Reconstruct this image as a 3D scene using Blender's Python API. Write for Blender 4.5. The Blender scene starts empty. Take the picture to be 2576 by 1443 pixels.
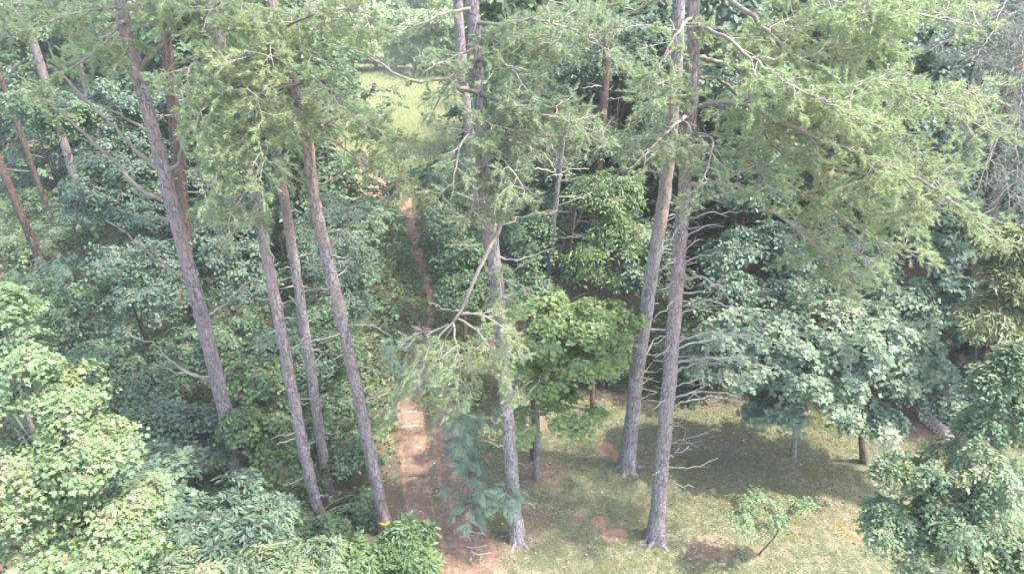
import bpy, math, random
import numpy as np

# ------------------------------------------------------------------ camera, world, sun, exposure
SC = bpy.context.scene
COL = SC.collection
CAM_H = 11.5
PITCH = math.radians(25.5)
FPX = 1717.0                      # focal length for a 2576 px wide frame (24 mm on 36 mm)
cam_d = bpy.data.cameras.new('camera'); cam_d.lens = 24.0; cam_d.sensor_width = 36.0
cam_d.clip_start = 0.1; cam_d.clip_end = 3000.0
cam = bpy.data.objects.new('camera', cam_d); COL.objects.link(cam)
cam.location = (0, 0, CAM_H); cam.rotation_euler = (math.pi/2 - PITCH, 0, 0)
SC.camera = cam

SUN_ELEV = math.radians(60); SUN_AZ = math.radians(104)     # azimuth clockwise from +Y
W = bpy.data.worlds.new('World'); SC.world = W; W.use_nodes = True
nt = W.node_tree; bg = nt.nodes['Background']
sky = nt.nodes.new('ShaderNodeTexSky'); sky.sky_type = 'NISHITA'; sky.sun_disc = False
sky.sun_elevation = SUN_ELEV; sky.sun_rotation = SUN_AZ; sky.air_density = 1.0; sky.dust_density = 2.5; sky.ozone_density = 1.0
nt.links.new(sky.outputs[0], bg.inputs[0]); bg.inputs[1].default_value = 0.15
sd = bpy.data.lights.new('sun', 'SUN'); sd.energy = 2.0; sd.angle = math.radians(1.6); sd.color = (1.0, 0.95, 0.87)
sun = bpy.data.objects.new('sun', sd); COL.objects.link(sun)
sun.rotation_euler = (math.pi/2 - SUN_ELEV, 0, math.pi - SUN_AZ)
sun.location = (20, 0, 40)
SC.view_settings.view_transform = 'Standard'; SC.view_settings.look = 'None'
SC.view_settings.exposure = 2.5; SC.view_settings.gamma = 1.0
SC.cycles.max_bounces = 8; SC.cycles.diffuse_bounces = 4; SC.cycles.transmission_bounces = 4
SC.cycles.use_denoising = True

rng = np.random.default_rng(7)
random.seed(7)

# ------------------------------------------------------------------ placing helpers
SP, CP = math.sin(PITCH), math.cos(PITCH)
def ray(px, py):
    a = (px-1288.0)/FPX; b = (721.5-py)/FPX
    return np.array([a, CP + b*SP, -SP + b*CP])
def G(px, py, z=0.0):
    d = ray(px, py); t = (z-CAM_H)/d[2]
    return np.array([0, 0, CAM_H]) + d*t
def atY(px, py, Y):
    d = ray(px, py); t = Y/d[1]
    return np.array([0, 0, CAM_H]) + d*t
def depth(p): return p[1]*CP + (CAM_H-p[2])*SP
def norm(v):
    v = np.asarray(v, float); n = np.linalg.norm(v, axis=-1, keepdims=True); return v/np.maximum(n, 1e-9)

# ------------------------------------------------------------------ mesh accumulation
class Acc:
    def __init__(s): s.v = []; s.f = []; s.t = []; s.h = []; s.m = []; s.n = 0
    def add(s, v, f, tint=None, hue=None, mat=0):
        v = np.asarray(v, np.float32).reshape(-1, 3); f = np.asarray(f, np.int32).reshape(-1, 3)
        if not len(f): return
        s.v.append(v); s.f.append(f + s.n); s.n += len(v)
        k = len(f)
        s.t.append(np.full(k, .5, np.float32) if tint is None else np.broadcast_to(np.asarray(tint, np.float32), (k,)))
        s.h.append(np.full(k, .5, np.float32) if hue is None else np.broadcast_to(np.asarray(hue, np.float32), (k,)))
        s.m.append(np.full(k, mat, np.int32))
    def mesh(s, name, mats, smooth=False):
        me = bpy.data.meshes.new(name)
        if s.v:
            v = np.concatenate(s.v); f = np.concatenate(s.f)
            me.vertices.add(len(v)); me.vertices.foreach_set('co', v.ravel())
            me.loops.add(len(f)*3); me.loops.foreach_set('vertex_index', f.ravel())
            me.polygons.add(len(f)); me.polygons.foreach_set('loop_start', np.arange(0, len(f)*3, 3, dtype=np.int32))
            for nm, arr in (('tint', s.t), ('hue', s.h)):
                a = me.attributes.new(nm, 'FLOAT', 'FACE'); a.data.foreach_set('value', np.concatenate(arr))
            me.polygons.foreach_set('material_index', np.concatenate(s.m))
            if smooth: me.polygons.foreach_set('use_smooth', np.ones(len(f), bool))
        for m in (mats if isinstance(mats, (list, tuple)) else [mats]): me.materials.append(m)
        me.update(calc_edges=True)
        return me
    def build(s, name, mats, parent=None, smooth=False, origin=None):
        if origin is not None and s.v:
            s.v = [a - np.asarray(origin, np.float32) for a in s.v]
        o = bpy.data.objects.new(name, s.mesh(name, mats, smooth)); COL.objects.link(o)
        if parent is not None: o.parent = parent
        return o
def tag(o, label, cat, group=None, kind=None):
    o['label'] = label
    if cat: o['category'] = cat
    if group: o['group'] = group
    if kind: o['kind'] = kind
    return o
def empty(name, loc=(0, 0, 0)):
    o = bpy.data.objects.new(name, None); COL.objects.link(o); o.location = loc; o.empty_display_size = .3; return o

def tube(acc, pts, rad, k=6, mat=0, tint=None, hue=None, cap=True, rough=0.0, flare=None):
    pts = np.asarray(pts, float); n = len(pts); rad = np.broadcast_to(np.asarray(rad, float), (n,))
    d = np.gradient(pts, axis=0); d = norm(d)
    ref = np.array([0, 0, 1.0]) if abs(d[0][2]) < .8 else np.array([1.0, 0, 0])
    x = norm(np.cross(d, ref)); y = np.cross(d, x)
    a = np.arange(k)*2*math.pi/k
    r = rad[:, None]*np.ones((1, k))
    if rough: r = r*(1 + rough*rng.standard_normal((n, k)))
    if flare is not None: r = r*(1 + flare[:, None]*(np.cos(5*a + .7) + .5*np.cos(3*a + 2.1))[None])
    v = pts[:, None] + r[..., None]*(x[:, None]*np.cos(a)[None, :, None] + y[:, None]*np.sin(a)[None, :, None])
    v = v.reshape(-1, 3)
    i = np.arange(n-1)[:, None]*k; j = np.arange(k)[None]; j2 = (j+1) % k
    f = np.stack([np.stack([i+j, i+j2, i+k+j2], -1), np.stack([i+j, i+k+j2, i+k+j], -1)], 2).reshape(-1, 3)
    if cap:
        v = np.vstack([v, pts[-1] + d[-1]*rad[-1]*.4]); c = len(v)-1
        e = np.stack([(n-1)*k + np.arange(k), (n-1)*k + (np.arange(k)+1) % k, np.full(k, c)], -1)
        f = np.vstack([f, e])
    acc.add(v, f, tint, hue, mat)

def smoothpath(pts, step=.15, jit=0.0):
    """Catmull-Rom through the points, resampled."""
    p = np.asarray(pts, float)
    if len(p) == 2: q = p[0] + (p[1]-p[0])*np.linspace(0, 1, max(3, int(np.linalg.norm(p[1]-p[0])/step)+1))[:, None]
    else:
        e = np.vstack([2*p[0]-p[1], p, 2*p[-1]-p[-2]]); q = []
        for i in range(1, len(e)-2):
            L = np.linalg.norm(e[i+1]-e[i]); m = max(2, int(L/step))
            t = (np.arange(m)/m)[:, None]
            q.append(.5*(2*e[i] + (e[i+1]-e[i-1])*t + (2*e[i-1]-5*e[i]+4*e[i+1]-e[i+2])*t**2 + (3*e[i]-e[i-1]-3*e[i+1]+e[i+2])*t**3))
        q.append(p[-1:]); q = np.vstack(q)
    if jit:
        n = rng.standard_normal(q.shape)*jit; n[0] = 0
        q = q + n
    return q

# ------------------------------------------------------------------ materials
def mat(name):
    m = bpy.data.materials.new(name); m.use_nodes = True; m.node_tree.nodes.clear(); return m
class N:
    def __init__(s, m): s.t = m.node_tree
    def n(s, typ, **kw):
        x = s.t.nodes.new(typ)
        for k, v in kw.items():
            if k == 'ins':
                for a, b in v.items():
                    if hasattr(b, 'is_output'): s.t.links.new(b, x.inputs[a])
                    else: x.inputs[a].default_value = b
            else: setattr(x, k, v)
        return x
    def mix(s, fac, a, b):
        x = s.n('ShaderNodeMix', data_type='RGBA')
        for i, v in ((0, fac), (6, a), (7, b)):
            if hasattr(v, 'is_output'): s.t.links.new(v, x.inputs[i])
            else: x.inputs[i].default_value = v if i == 0 else (*v, 1)
        return x.outputs[2]
    def math(s, op, a, b=0.0, c=0.0):
        x = s.n('ShaderNodeMath', operation=op)
        for i, v in enumerate((a, b, c)):
            if hasattr(v, 'is_output'): s.t.links.new(v, x.inputs[i])
            else: x.inputs[i].default_value = v
        return x.outputs[0]
    def ramp(s, fac, stops):
        x = s.n('ShaderNodeValToRGB', ins={0: fac}); cr = x.color_ramp
        while len(cr.elements) < len(stops): cr.elements.new(.5)
        for e, (p, c) in zip(cr.elements, stops): e.position = p; e.color = (*c, 1) if len(c) == 3 else c
        return x.outputs[0]
    def step(s, v, lo, hi):
        x = s.n('ShaderNodeMapRange', interpolation_type='SMOOTHSTEP', ins={0: v, 1: lo, 2: hi, 3: 0.0, 4: 1.0}); return x.outputs[0]
    def noise(s, vec, scale, detail=4, rough=.55, dim='3D'):
        return s.n('ShaderNodeTexNoise', ins={'Vector': vec, 'Scale': scale, 'Detail': detail, 'Roughness': rough}).outputs[0]
    def attr(s, nm): return s.n('ShaderNodeAttribute', attribute_name=nm).outputs['Fac']
    def out(s, sh): s.t.links.new(sh, s.n('ShaderNodeOutputMaterial').inputs[0])

def leaf_mat(name, a, b, c=None, trans=.3, rough=.45, spec=.5):
    """a..b by leaf, pulled towards c on the odd spray"""
    m = mat(name); g = N(m)
    col = g.mix(g.attr('tint'), a, b)
    if c is not None: col = g.mix(g.step(g.attr('hue'), .55, 1.0), col, c)
    p = g.n('ShaderNodeBsdfPrincipled', ins={'Base Color': col, 'Roughness': rough, 'Specular IOR Level': spec})
    hs = g.n('ShaderNodeHueSaturation', ins={'Hue': .485, 'Saturation': 1.15, 'Value': 1.25, 'Color': col})
    t = g.n('ShaderNodeBsdfTranslucent', ins={0: hs.outputs[0]})
    x = g.n('ShaderNodeMixShader', ins={0: trans, 1: p.outputs[0], 2: t.outputs[0]})
    g.out(x.outputs[0]); return m

def bark_mat(name, dark, light, red=None, scale=1.0, lichen=None):
    m = mat(name); g = N(m)
    co = g.n('ShaderNodeTexCoord').outputs['Object']
    mp = g.n('ShaderNodeMapping', ins={'Vector': co, 'Scale': (1, 1, .24)}).outputs[0]
    nz = g.n('ShaderNodeTexNoise', ins={'Vector': mp, 'Scale': 14*scale, 'Detail': 4}).outputs['Color']
    ad = g.n('ShaderNodeVectorMath', operation='MULTIPLY_ADD', ins={0: nz, 1: (.10, .10, .10), 2: mp}).outputs[0]
    vo = g.n('ShaderNodeTexVoronoi', feature='DISTANCE_TO_EDGE', ins={'Vector': ad, 'Scale': 27*scale}).outputs['Distance']
    ce = g.n('ShaderNodeTexVoronoi', feature='F1', ins={'Vector': ad, 'Scale': 27*scale}).outputs['Color']
    cell = g.n('ShaderNodeSeparateColor', ins={0: ce}).outputs[0]
    fine = g.noise(mp, 70*scale, 5, .7); brk = g.noise(mp, 20*scale, 3)
    crack = g.step(g.math('ADD', vo, g.math('MULTIPLY', g.math('SUBTRACT', brk, .45), .35)), .0, .13)
    col = g.mix(cell, tuple(x*.72 for x in light), tuple(x*1.12 for x in light))
    col = g.mix(g.math('MULTIPLY', fine, .55), col, tuple(x*.55 for x in light))
    col = g.mix(crack, dark, col)
    if red is not None:
        big = g.noise(co, 1.3, 4)
        hz_ = g.n('ShaderNodeSeparateXYZ', ins={0: co}).outputs[2]
        col = g.mix(g.math('MULTIPLY', g.math('MULTIPLY', g.step(big, .4, .6), g.step(hz_, 1.0, 8.0)), .8), col, g.mix(fine, tuple(x*.7 for x in red), tuple(x*1.2 for x in red)))
    if lichen is not None:
        li = g.noise(co, 3.2, 5, .7)
        col = g.mix(g.math('MULTIPLY', g.step(li, .56, .68), .7), col, lichen)
    h = g.math('ADD', crack, g.math('MULTIPLY', fine, .6))
    bp = g.n('ShaderNodeBump', ins={'Strength': .9, 'Distance': .025, 'Height': h})
    p = g.n('ShaderNodeBsdfPrincipled', ins={'Base Color': col, 'Roughness': .85, 'Specular IOR Level': .25, 'Normal': bp.outputs[0]})
    g.out(p.outputs[0]); return m

def wood_mat(name, a, b, moss=None):
    m = mat(name); g = N(m)
    co = g.n('ShaderNodeTexCoord').outputs['Object']
    n1 = g.noise(co, 2.2, 4); n2 = g.noise(co, 45, 4, .7)
    col = g.mix(g.step(n1, .35, .65), a, b)
    col = g.mix(g.math('MULTIPLY', n2, .5), col, tuple(x*.5 for x in a))
    if moss is not None: col = g.mix(g.math('MULTIPLY', g.step(g.noise(co, 1.4, 3), .52, .62), .7), col, moss)
    bp = g.n('ShaderNodeBump', ins={'Strength': .6, 'Distance': .01, 'Height': n2})
    p = g.n('ShaderNodeBsdfPrincipled', ins={'Base Color': col, 'Roughness': .8, 'Specular IOR Level': .3, 'Normal': bp.outputs[0]})
    g.out(p.outputs[0]); return m

M = {}
M['bark'] = bark_mat('pine_bark', (.15, .125, .122), (.39, .335, .335), (.37, .265, .235))
M['bark_grey'] = bark_mat('grey_bark', (.135, .12, .118), (.40, .36, .358), (.38, .29, .265))
M['bark_brown'] = bark_mat('brown_bark', (.04, .028, .024), (.20, .14, .115), None, 1.2)
M['bark_pale'] = bark_mat('pale_bark', (.11, .10, .09), (.36, .34, .31), None, 1.6, (.45, .47, .43))
M['limb'] = wood_mat('limb_wood', (.23, .185, .16), (.34, .29, .25), (.24, .23, .14))
M['limb_plain'] = wood_mat('limb_wood_brown', (.27, .205, .18), (.36, .29, .26))
M['dead'] = wood_mat('dead_wood', (.27, .24, .20), (.44, .40, .35), (.24, .24, .15))
M['twig'] = wood_mat('twig_wood', (.34, .31, .27), (.50, .46, .41))
M['stem'] = wood_mat('stem_wood', (.13, .10, .08), (.22, .18, .15))
M['root'] = wood_mat('root_wood', (.42, .35, .29), (.55, .47, .40))
M['cone'] = wood_mat('cone_scales', (.30, .24, .18), (.42, .36, .28))
M['needle'] = leaf_mat('pine_needles', (.28, .35, .195), (.37, .44, .255), (.42, .455, .27), .5, .5, .4)
M['needle_dull'] = leaf_mat('pine_needles_dull', (.26, .325, .20), (.35, .41, .26), (.385, .41, .285), .5, .5, .4)
M['needle_grey'] = leaf_mat('conifer_needles_grey', (.17, .205, .16), (.25, .285, .235), (.27, .285, .25), .25, .5, .4)
M['needle_dead'] = leaf_mat('dead_needles', (.30, .15, .09), (.42, .24, .15), None, .2)
M['cedar'] = leaf_mat('cedar_sprays', (.12, .15, .06), (.185, .215, .085), (.22, .20, .10), .2)
M['maple_lime'] = leaf_mat('maple_leaf_lime', (.155, .235, .11), (.225, .305, .15), (.275, .33, .15), .38)
M['maple_mid'] = leaf_mat('maple_leaf_mid', (.17, .255, .095), (.24, .32, .125), (.29, .335, .12), .42)
M['maple_grey'] = leaf_mat('maple_leaf_grey', (.155, .215, .145), (.23, .295, .195), (.285, .325, .205), .34, .45, .45)
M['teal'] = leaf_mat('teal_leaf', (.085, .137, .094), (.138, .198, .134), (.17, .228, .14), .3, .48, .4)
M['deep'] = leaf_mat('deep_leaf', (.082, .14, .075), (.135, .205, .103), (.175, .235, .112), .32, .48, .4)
M['fresh'] = leaf_mat('fresh_leaf', (.085, .15, .06), (.14, .215, .085), (.19, .24, .08), .33)
M['elm'] = leaf_mat('elm_leaf', (.15, .22, .13), (.23, .305, .175), (.30, .335, .175), .4, .48, .4)
M['sumac'] = leaf_mat('sumac_leaf', (.085, .14, .095), (.14, .20, .135), (.17, .22, .13), .3, .48, .4)
M['locust'] = leaf_mat('locust_leaf', (.14, .215, .16), (.20, .285, .21), None, .35, .45)
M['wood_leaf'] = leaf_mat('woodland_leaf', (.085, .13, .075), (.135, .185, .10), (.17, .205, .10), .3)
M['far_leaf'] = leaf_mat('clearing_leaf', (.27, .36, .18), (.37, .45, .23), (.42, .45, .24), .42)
M['weed'] = leaf_mat('weed_leaf', (.07, .125, .05), (.125, .19, .075), (.17, .205, .075), .3)
M['verge'] = leaf_mat('verge_weed', (.14, .22, .085), (.21, .295, .12), (.26, .295, .12), .36)
M['grass'] = leaf_mat('grass_blade', (.12, .14, .065), (.21, .20, .11), (.33, .29, .19), .25, .6, .3)
M['meadow'] = leaf_mat('meadow_grass', (.36, .41, .20), (.46, .49, .27), (.52, .50, .32), .4, .6, .3)
M['litter'] = leaf_mat('leaf_litter', (.24, .15, .10), (.40, .30, .22), (.50, .44, .36), .1, .7, .2)

# ------------------------------------------------------------------ leaf templates (x width, y length, z up)
def T_oval(w=.5, fold=.12):
    h = w/2; v = [(0, 0, 0), (-h*.85, .33, fold*w), (-h*.8, .68, fold*w), (0, 1, -.04), (h*.8, .68, fold*w), (h*.85, .33, fold*w)]
    return np.array(v), np.array([(0, 3, 2), (0, 2, 1), (0, 5, 4), (0, 4, 3)])
def T_diam(w=.6):
    h = w/2; return np.array([(0, 0, 0), (-h, .5, .1), (0, 1, 0), (h, .5, .1)]), np.array([(0, 2, 1), (0, 3, 2)])
def T_maple():
    r = [(.36, .0), (.27, .24), (.54, .5), (.19, .6)]
    v = [(0, .08, 0)] + [(x, y, .05 if i % 2 == 0 else 0) for i, (x, y) in enumerate(r)] + [(0, 1, -.06)] + [(-x, y, .05 if i % 2 == 0 else 0) for i, (x, y) in list(enumerate(r))[::-1]] + [(0, .34, -.03)]
    n = len(v)-1
    return np.array(v), np.array([(n, i, (i+1) % n) for i in range(n)])
def T_pinnate(pairs=8, w=.42, lw=.34, straight=True):
    V = []; F = []; k = 0
    dv, df = T_diam(lw)
    for i in range(pairs):
        y = .12 + .8*i/(pairs-1); L = w*(.75 + .5*math.sin(math.pi*(i+.6)/pairs))*.5
        for s in (-1, 1):
            a = s*1.15; c, n_ = math.cos(a), math.sin(a)
            q = dv*L; q = np.stack([q[:, 0]*c + q[:, 1]*n_, -q[:, 0]*n_ + q[:, 1]*c, q[:, 2] - abs(q[:, 1])*.15], 1) + np.array([0, y, -.18*y*y])
            V.append(q); F.append(df + k); k += 4
    q = dv*w*.5 + np.array([0, .95, -.17]); V.append(q); F.append(df + k); k += 4
    r = .006; V.append(np.array([(-r, 0, 0), (r, 0, 0), (0, .5, -.045), (0, 1, -.18)])); F.append(np.array([(0, 1, 2), (0, 2, 3)]) + k)
    return np.vstack(V), np.vstack(F)
def T_maple3():
    v = [(0, .05, 0), (.34, .05, .03), (.27, .27, 0), (.5, .55, .05), (.17, .6, 0), (0, 1, -.06), (-.17, .6, 0), (-.5, .55, .05), (-.27, .27, 0), (-.34, .05, .03)]
    return np.array(v), np.array([(0, 1, 2), (2, 3, 4), (4, 5, 6), (6, 7, 8), (8, 9, 0), (0, 2, 4), (0, 4, 6), (0, 6, 8)])
def T_maple4():
    v = [(0, 0, 0), (.48, .42, .05), (.17, .58, 0), (0, 1, -.06), (-.17, .58, 0), (-.48, .42, .05)]
    return np.array(v), np.array([(0, 1, 2), (0, 2, 4), (2, 3, 4), (0, 4, 5)])
T = {'maple4': T_maple4(), 'maple3': T_maple3(), 'oval': T_oval(.5), 'ovate': T_oval(.62), 'narrow': T_oval(.3), 'diam': T_diam(.62), 'lance': T_diam(.36), 'elm': T_diam(.5), 'thin': T_diam(.22), 'maple': T_maple(), 'pinnate': T_pinnate(8, .42, .3), 'sumac': T_pinnate(6, .75, .42)}

def put(acc, tmpl, pos, d, nrm, size, tint, hue, mat=0):
    """many leaves at once: pos (n,3), direction d, upper normal nrm, size (n)"""
    tv, tf = tmpl; d = norm(d); x = norm(np.cross(d, nrm)); z = np.cross(x, d); n = len(pos); size = np.broadcast_to(size, (n,))
    v = pos[:, None] + size[:, None, None]*(tv[None, :, 0:1]*x[:, None] + tv[None, :, 1:2]*d[:, None] + tv[None, :, 2:3]*z[:, None])
    f = tf[None] + (np.arange(n)*len(tv))[:, None, None]
    k = len(tf)
    acc.add(v.reshape(-1, 3), f.reshape(-1, 3), np.repeat(tint, k), np.repeat(hue, k), mat)

def unit(n): return norm(rng.standard_normal((n, 3)))

def sprays(acc, c, o, size, leaf, lsize, twigs=4, m=5, droop=.25, flat=.8, spread=1.15, twigmat=None, hue=None, whorl=False):
    """fans of leaves: c centre (S,3), o outward direction (S,3), size fan radius (S)"""
    S = len(c); size = np.broadcast_to(size, (S,))
    up = norm(np.array([0, 0, 1.0])*flat + o*.35 + rng.standard_normal((S, 3))*.28)
    f = norm(o - up*np.sum(o*up, 1, keepdims=True)); s = np.cross(up, f)
    if hue is None: hue = rng.random(S)
    a = np.linspace(-spread, spread, twigs)[None] + rng.normal(0, .18, (S, twigs))
    L = size[:, None]*(1 - .28*np.abs(a))*rng.uniform(.75, 1.15, (S, twigs))
    td = f[:, None]*np.cos(a)[..., None] + s[:, None]*np.sin(a)[..., None]          # S,T,3
    start = c - f*size[:, None]*.35
    t = (np.arange(m)+1.0)/m
    drp = droop*L[:, :, None]*t[None, None]**2
    p = start[:, None, None] + td[:, :, None]*(L[:, :, None]*t)[..., None] - np.array([0, 0, 1.0])*drp[..., None]
    sgn = np.where(np.arange(m) % 2 == 0, 1.0, -1.0)[None, None, :, None]
    side = np.cross(up[:, None], td)[:, :, None]
    P = []; D = []; U = []
    for k, w in ((0, .95), (1, -.95)) if m > 1 else ((0, 0),):
        ld = td[:, :, None]*.75 + side*w*rng.uniform(.5, 1.1, (S, twigs, m, 1)) - np.array([0, 0, 1.0])*rng.uniform(0, .7, (S, twigs, m, 1))
        P.append(p + rng.normal(0, .02, p.shape)*size[:, None, None, None]); D.append(ld + rng.normal(0, .18, ld.shape)); U.append(np.broadcast_to(up[:, None, None], p.shape) + rng.normal(0, .33, p.shape))
    P = np.concatenate(P).reshape(-1, 3); D = np.concatenate(D).reshape(-1, 3); U = np.concatenate(U).reshape(-1, 3)
    H = np.tile(np.repeat(hue, twigs*m), 2 if m > 1 else 1)
    n = len(P); keep = rng.random(n) < .9
    P, D, U, H = P[keep], D[keep], U[keep], H[keep]; n = len(P)
    put(acc, T[leaf], P, D, U, lsize*rng.uniform(.5, 1.3, n), rng.random(n), np.clip(H + rng.normal(0, .07, n), 0, 1))
    if twigmat is not None:
        e = start[:, None] + td*L[..., None] - np.array([0, 0, 1.0])*(droop*L)[..., None]
        w = np.cross(td, up[:, None])*.006
        q = np.stack([start[:, None] + w*0 + np.zeros_like(e) + w, start[:, None] - w + np.zeros_like(e), e], 2).reshape(-1, 3)
        acc.add(q, np.arange(len(q)).reshape(-1, 3), mat=twigmat)

def clumps_of(blobs, n_clump, clump_r, low=-.35):
    """clump centres over the shells of ellipsoids (centre, radii)"""
    out = []
    for (c, r) in blobs:
        c = np.asarray(c, float); r = np.asarray(r, float)
        d = unit(n_clump*4); d = d[d[:, 2] > low][:n_clump]
        q = c + d*r*np.where(rng.random((len(d), 1)) < .22, rng.uniform(1.0, 1.38, (len(d), 1)), rng.uniform(.45, 1.0, (len(d), 1))); out.append((q, np.tile(c, (len(q), 1)), clump_r*np.mean(r)*rng.uniform(.7, 1.3, len(q))))
    return [np.concatenate(x) for x in zip(*out)]

def crown_mesh(blobs, leaf, lsize, n_clump=22, n_spray=14, clump_r=.38, spray=.42, twigs=4, m=4, droop=.25, flat=.8, low=-.35, twig=True):
    acc = Acc()
    q, c0, cr = clumps_of(blobs, n_clump, clump_r, low)
    K = len(q); n = n_spray
    d = unit(K*n).reshape(K, n, 3); d[..., 2] = np.abs(d[..., 2])*rng.choice([1, 1, 1, -.6], (K, n))
    p = q[:, None] + d*(cr[:, None, None]*np.array([1.1, 1.1, .6]))*rng.uniform(.55, 1.05, (K, n, 1))
    rad = q - c0; rad[:, 2] *= .3; rad = norm(rad)
    o = norm(d*np.array([1, 1, .35]) + rad[:, None]*.8 + rng.normal(0, .25, d.shape))
    hue = np.clip(rng.random((K, 1))*.55 + rng.random((K, n))*.5, 0, 1)
    sprays(acc, p.reshape(-1, 3), o.reshape(-1, 3), spray*rng.uniform(.7, 1.2, K*n), leaf, lsize, twigs, m, droop, flat, twigmat=1 if twig else None, hue=hue.ravel())
    return acc, q

def broadleaf(name, label, cat, base, blobs, leaf, lsize, mat, trunk_r=.07, group=None, bark='bark_pale', limbs=6, trunk_path=None, **kw):
    """a tree or shrub: trunk, limbs, crown"""
    base = np.asarray(base, float)
    root = empty(name, base); tag(root, label, cat, group)
    acc, q = crown_mesh(blobs, leaf, lsize, **kw)
    acc.build('crown', [M[mat], M['stem']], root, origin=base)['kind'] = 'stuff'
    top = np.mean([b[0] for b in blobs], 0)
    hi = max(blobs, key=lambda b: b[0][2]); tp = np.asarray(hi[0], float) + np.array([0, 0, hi[1][2]*.35])
    if trunk_path is None:
        trunk_path = [base - np.array([0, 0, .1]), base*.62 + tp*.38 + rng.normal(0, .06, 3), base*.3 + tp*.7 + rng.normal(0, .08, 3), tp]
    tpth = smoothpath(trunk_path, .22, .008)
    r = trunk_r*np.linspace(1, .25, len(tpth)); r[:2] *= 1.25
    a = Acc(); tube(a, tpth, r, 8, rough=.05); a.build('trunk', M[bark], root, True, origin=base)
    for i in rng.choice(len(q), min(limbs, len(q)), replace=False):
        e = q[i]; k = int(len(tpth)*rng.uniform(.35, .8)); s = tpth[k]
        mid = s*.5 + e*.5 + np.array([0, 0, .12*np.linalg.norm(e-s)])
        a = Acc(); pth = smoothpath([s, mid, e], .2, .012); tube(a, pth, np.linspace(max(r[k]*.55, .012), .007, len(pth)), 5)
        a.build('limb', M[bark], root, True, origin=base)
    return root

def blob(px, py, Y, rx, ry, ryd=None):
    """ellipsoid seen at a place in the photo: half-width and half-height in photo pixels, depth in metres"""
    c = atY(px, py, Y); s = depth(c)/FPX
    k = .82; return (c, (rx*s*k, (ryd if ryd else rx*s)*k, ry*s*k))

# ------------------------------------------------------------------ ground
def smooth01(x): x = np.clip(x, 0, 1); return x*x*(3-2*x)
def vnoise(x, y, s, seed=0):
    x = np.asarray(x)*s; y = np.asarray(y)*s; xi = np.floor(x).astype(int); yi = np.floor(y).astype(int); fx = smooth01(x-xi); fy = smooth01(y-yi)
    def h(a, b):
        v = (a*374761393 + b*668265263 + seed*1442695041) & 0x7fffffff; v = ((v ^ (v >> 13))*1274126177) & 0x7fffffff; return ((v ^ (v >> 16)) & 0xffff)/65535.0
    return (h(xi, yi)*(1-fx) + h(xi+1, yi)*fx)*(1-fy) + (h(xi, yi+1)*(1-fx) + h(xi+1, yi+1)*fx)*fy
def gz(x, y): return .10*(vnoise(x, y, .35, 1)-.5) + .05*(vnoise(x, y, 1.3, 2)-.5)

def pathline(pts):                      # (px, py, half width px) -> world x, y, half width m
    out = []
    for px, py, w in pts:
        p = G(px, py); out.append((p[0], p[1], w*depth(p)/FPX))
    return np.array(out)
PATHS = {
 'near': pathline([(1075, 1500, 36), (1066, 1400, 34), (1060, 1300, 32), (1046, 1200, 30), (1038, 1100, 31), (1030, 1000, 28), (1046, 930, 22), (1070, 860, 11), (1086, 800, 7), (1080, 740, 6.5), (1066, 690, 6.5), (1048, 620, 7.5), (1032, 550, 9), (1026, 515, 10), (1020, 495, 10)]),
 'rut': pathline([(1175, 1520, 95), (1180, 1440, 78), (1178, 1380, 62), (1160, 1320, 55), (1150, 1250, 40), (1140, 1180, 36), (1128, 1110, 32), (1120, 1050, 28), (1112, 1000, 20)]),
 'far': pathline([(1010, 500, 12), (985, 490, 16), (945, 478, 34), (925, 455, 34), (915, 430, 26), (915, 400, 16), (925, 370, 10)]),
}
def seg_dist(x, y, P):
    best = np.full(np.shape(x), 1e9)
    for a, b in zip(P[:-1], P[1:]):
        d = b[:2]-a[:2]; L2 = d @ d; t = np.clip(((x-a[0])*d[0] + (y-a[1])*d[1])/L2, 0, 1)
        w = a[2] + (b[2]-a[2])*t; q = np.hypot(x-a[0]-d[0]*t, y-a[1]-d[1]*t)/w; best = np.minimum(best, q)
    return best                        # 1 at the edge
def spots(lst):
    out = []
    for px, py, rx, ry, s in lst:
        c = G(px, py); k = depth(c)/FPX
        y0 = G(px, py-ry)[1]; y1 = G(px, py+ry)[1]; out.append((c[0], c[1], rx*k, abs(y0-y1)/2, s))
    return out
CLAY = spots([(1525, 1130, 28, 24, .9), (1550, 1150, 18, 18, .8), (1460, 1292, 26, 9, .8), (1510, 1310, 24, 16, .9), (1545, 1340, 40, 22, .8), (1330, 1265, 30, 18, .55), (1340, 1345, 45, 25, .45),
              (1800, 1370, 60, 35, .5), (1905, 1390, 40, 24, .45), (1390, 1195, 40, 30, .5), (2340, 1090, 60, 30, .9), (2215, 1205, 25, 20, .9), (2080, 1260, 60, 18, .45), (2140, 1340, 60, 40, .45), (1960, 1150, 60, 30, .35), (1290, 1060, 60, 40, .5), (1240, 1120, 60, 40, .5), (2290, 1150, 40, 20, .5)])
LITTER = spots([(1700, 1000, 240, 18, .9), (1290, 1060, 120, 40, .8), (1350, 1180, 80, 40, .6), (1850, 1120, 80, 35, .35), (2030, 1200, 70, 35, .35), (1340, 1300, 70, 50, .5), (2100, 1300, 100, 40, .4), (1780, 1380, 80, 40, .6), (1250, 1380, 80, 40, .5), (2250, 1010, 120, 30, .9), (1080, 1180, 30, 160, .5), (1240, 1230, 60, 60, .4)])
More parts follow.
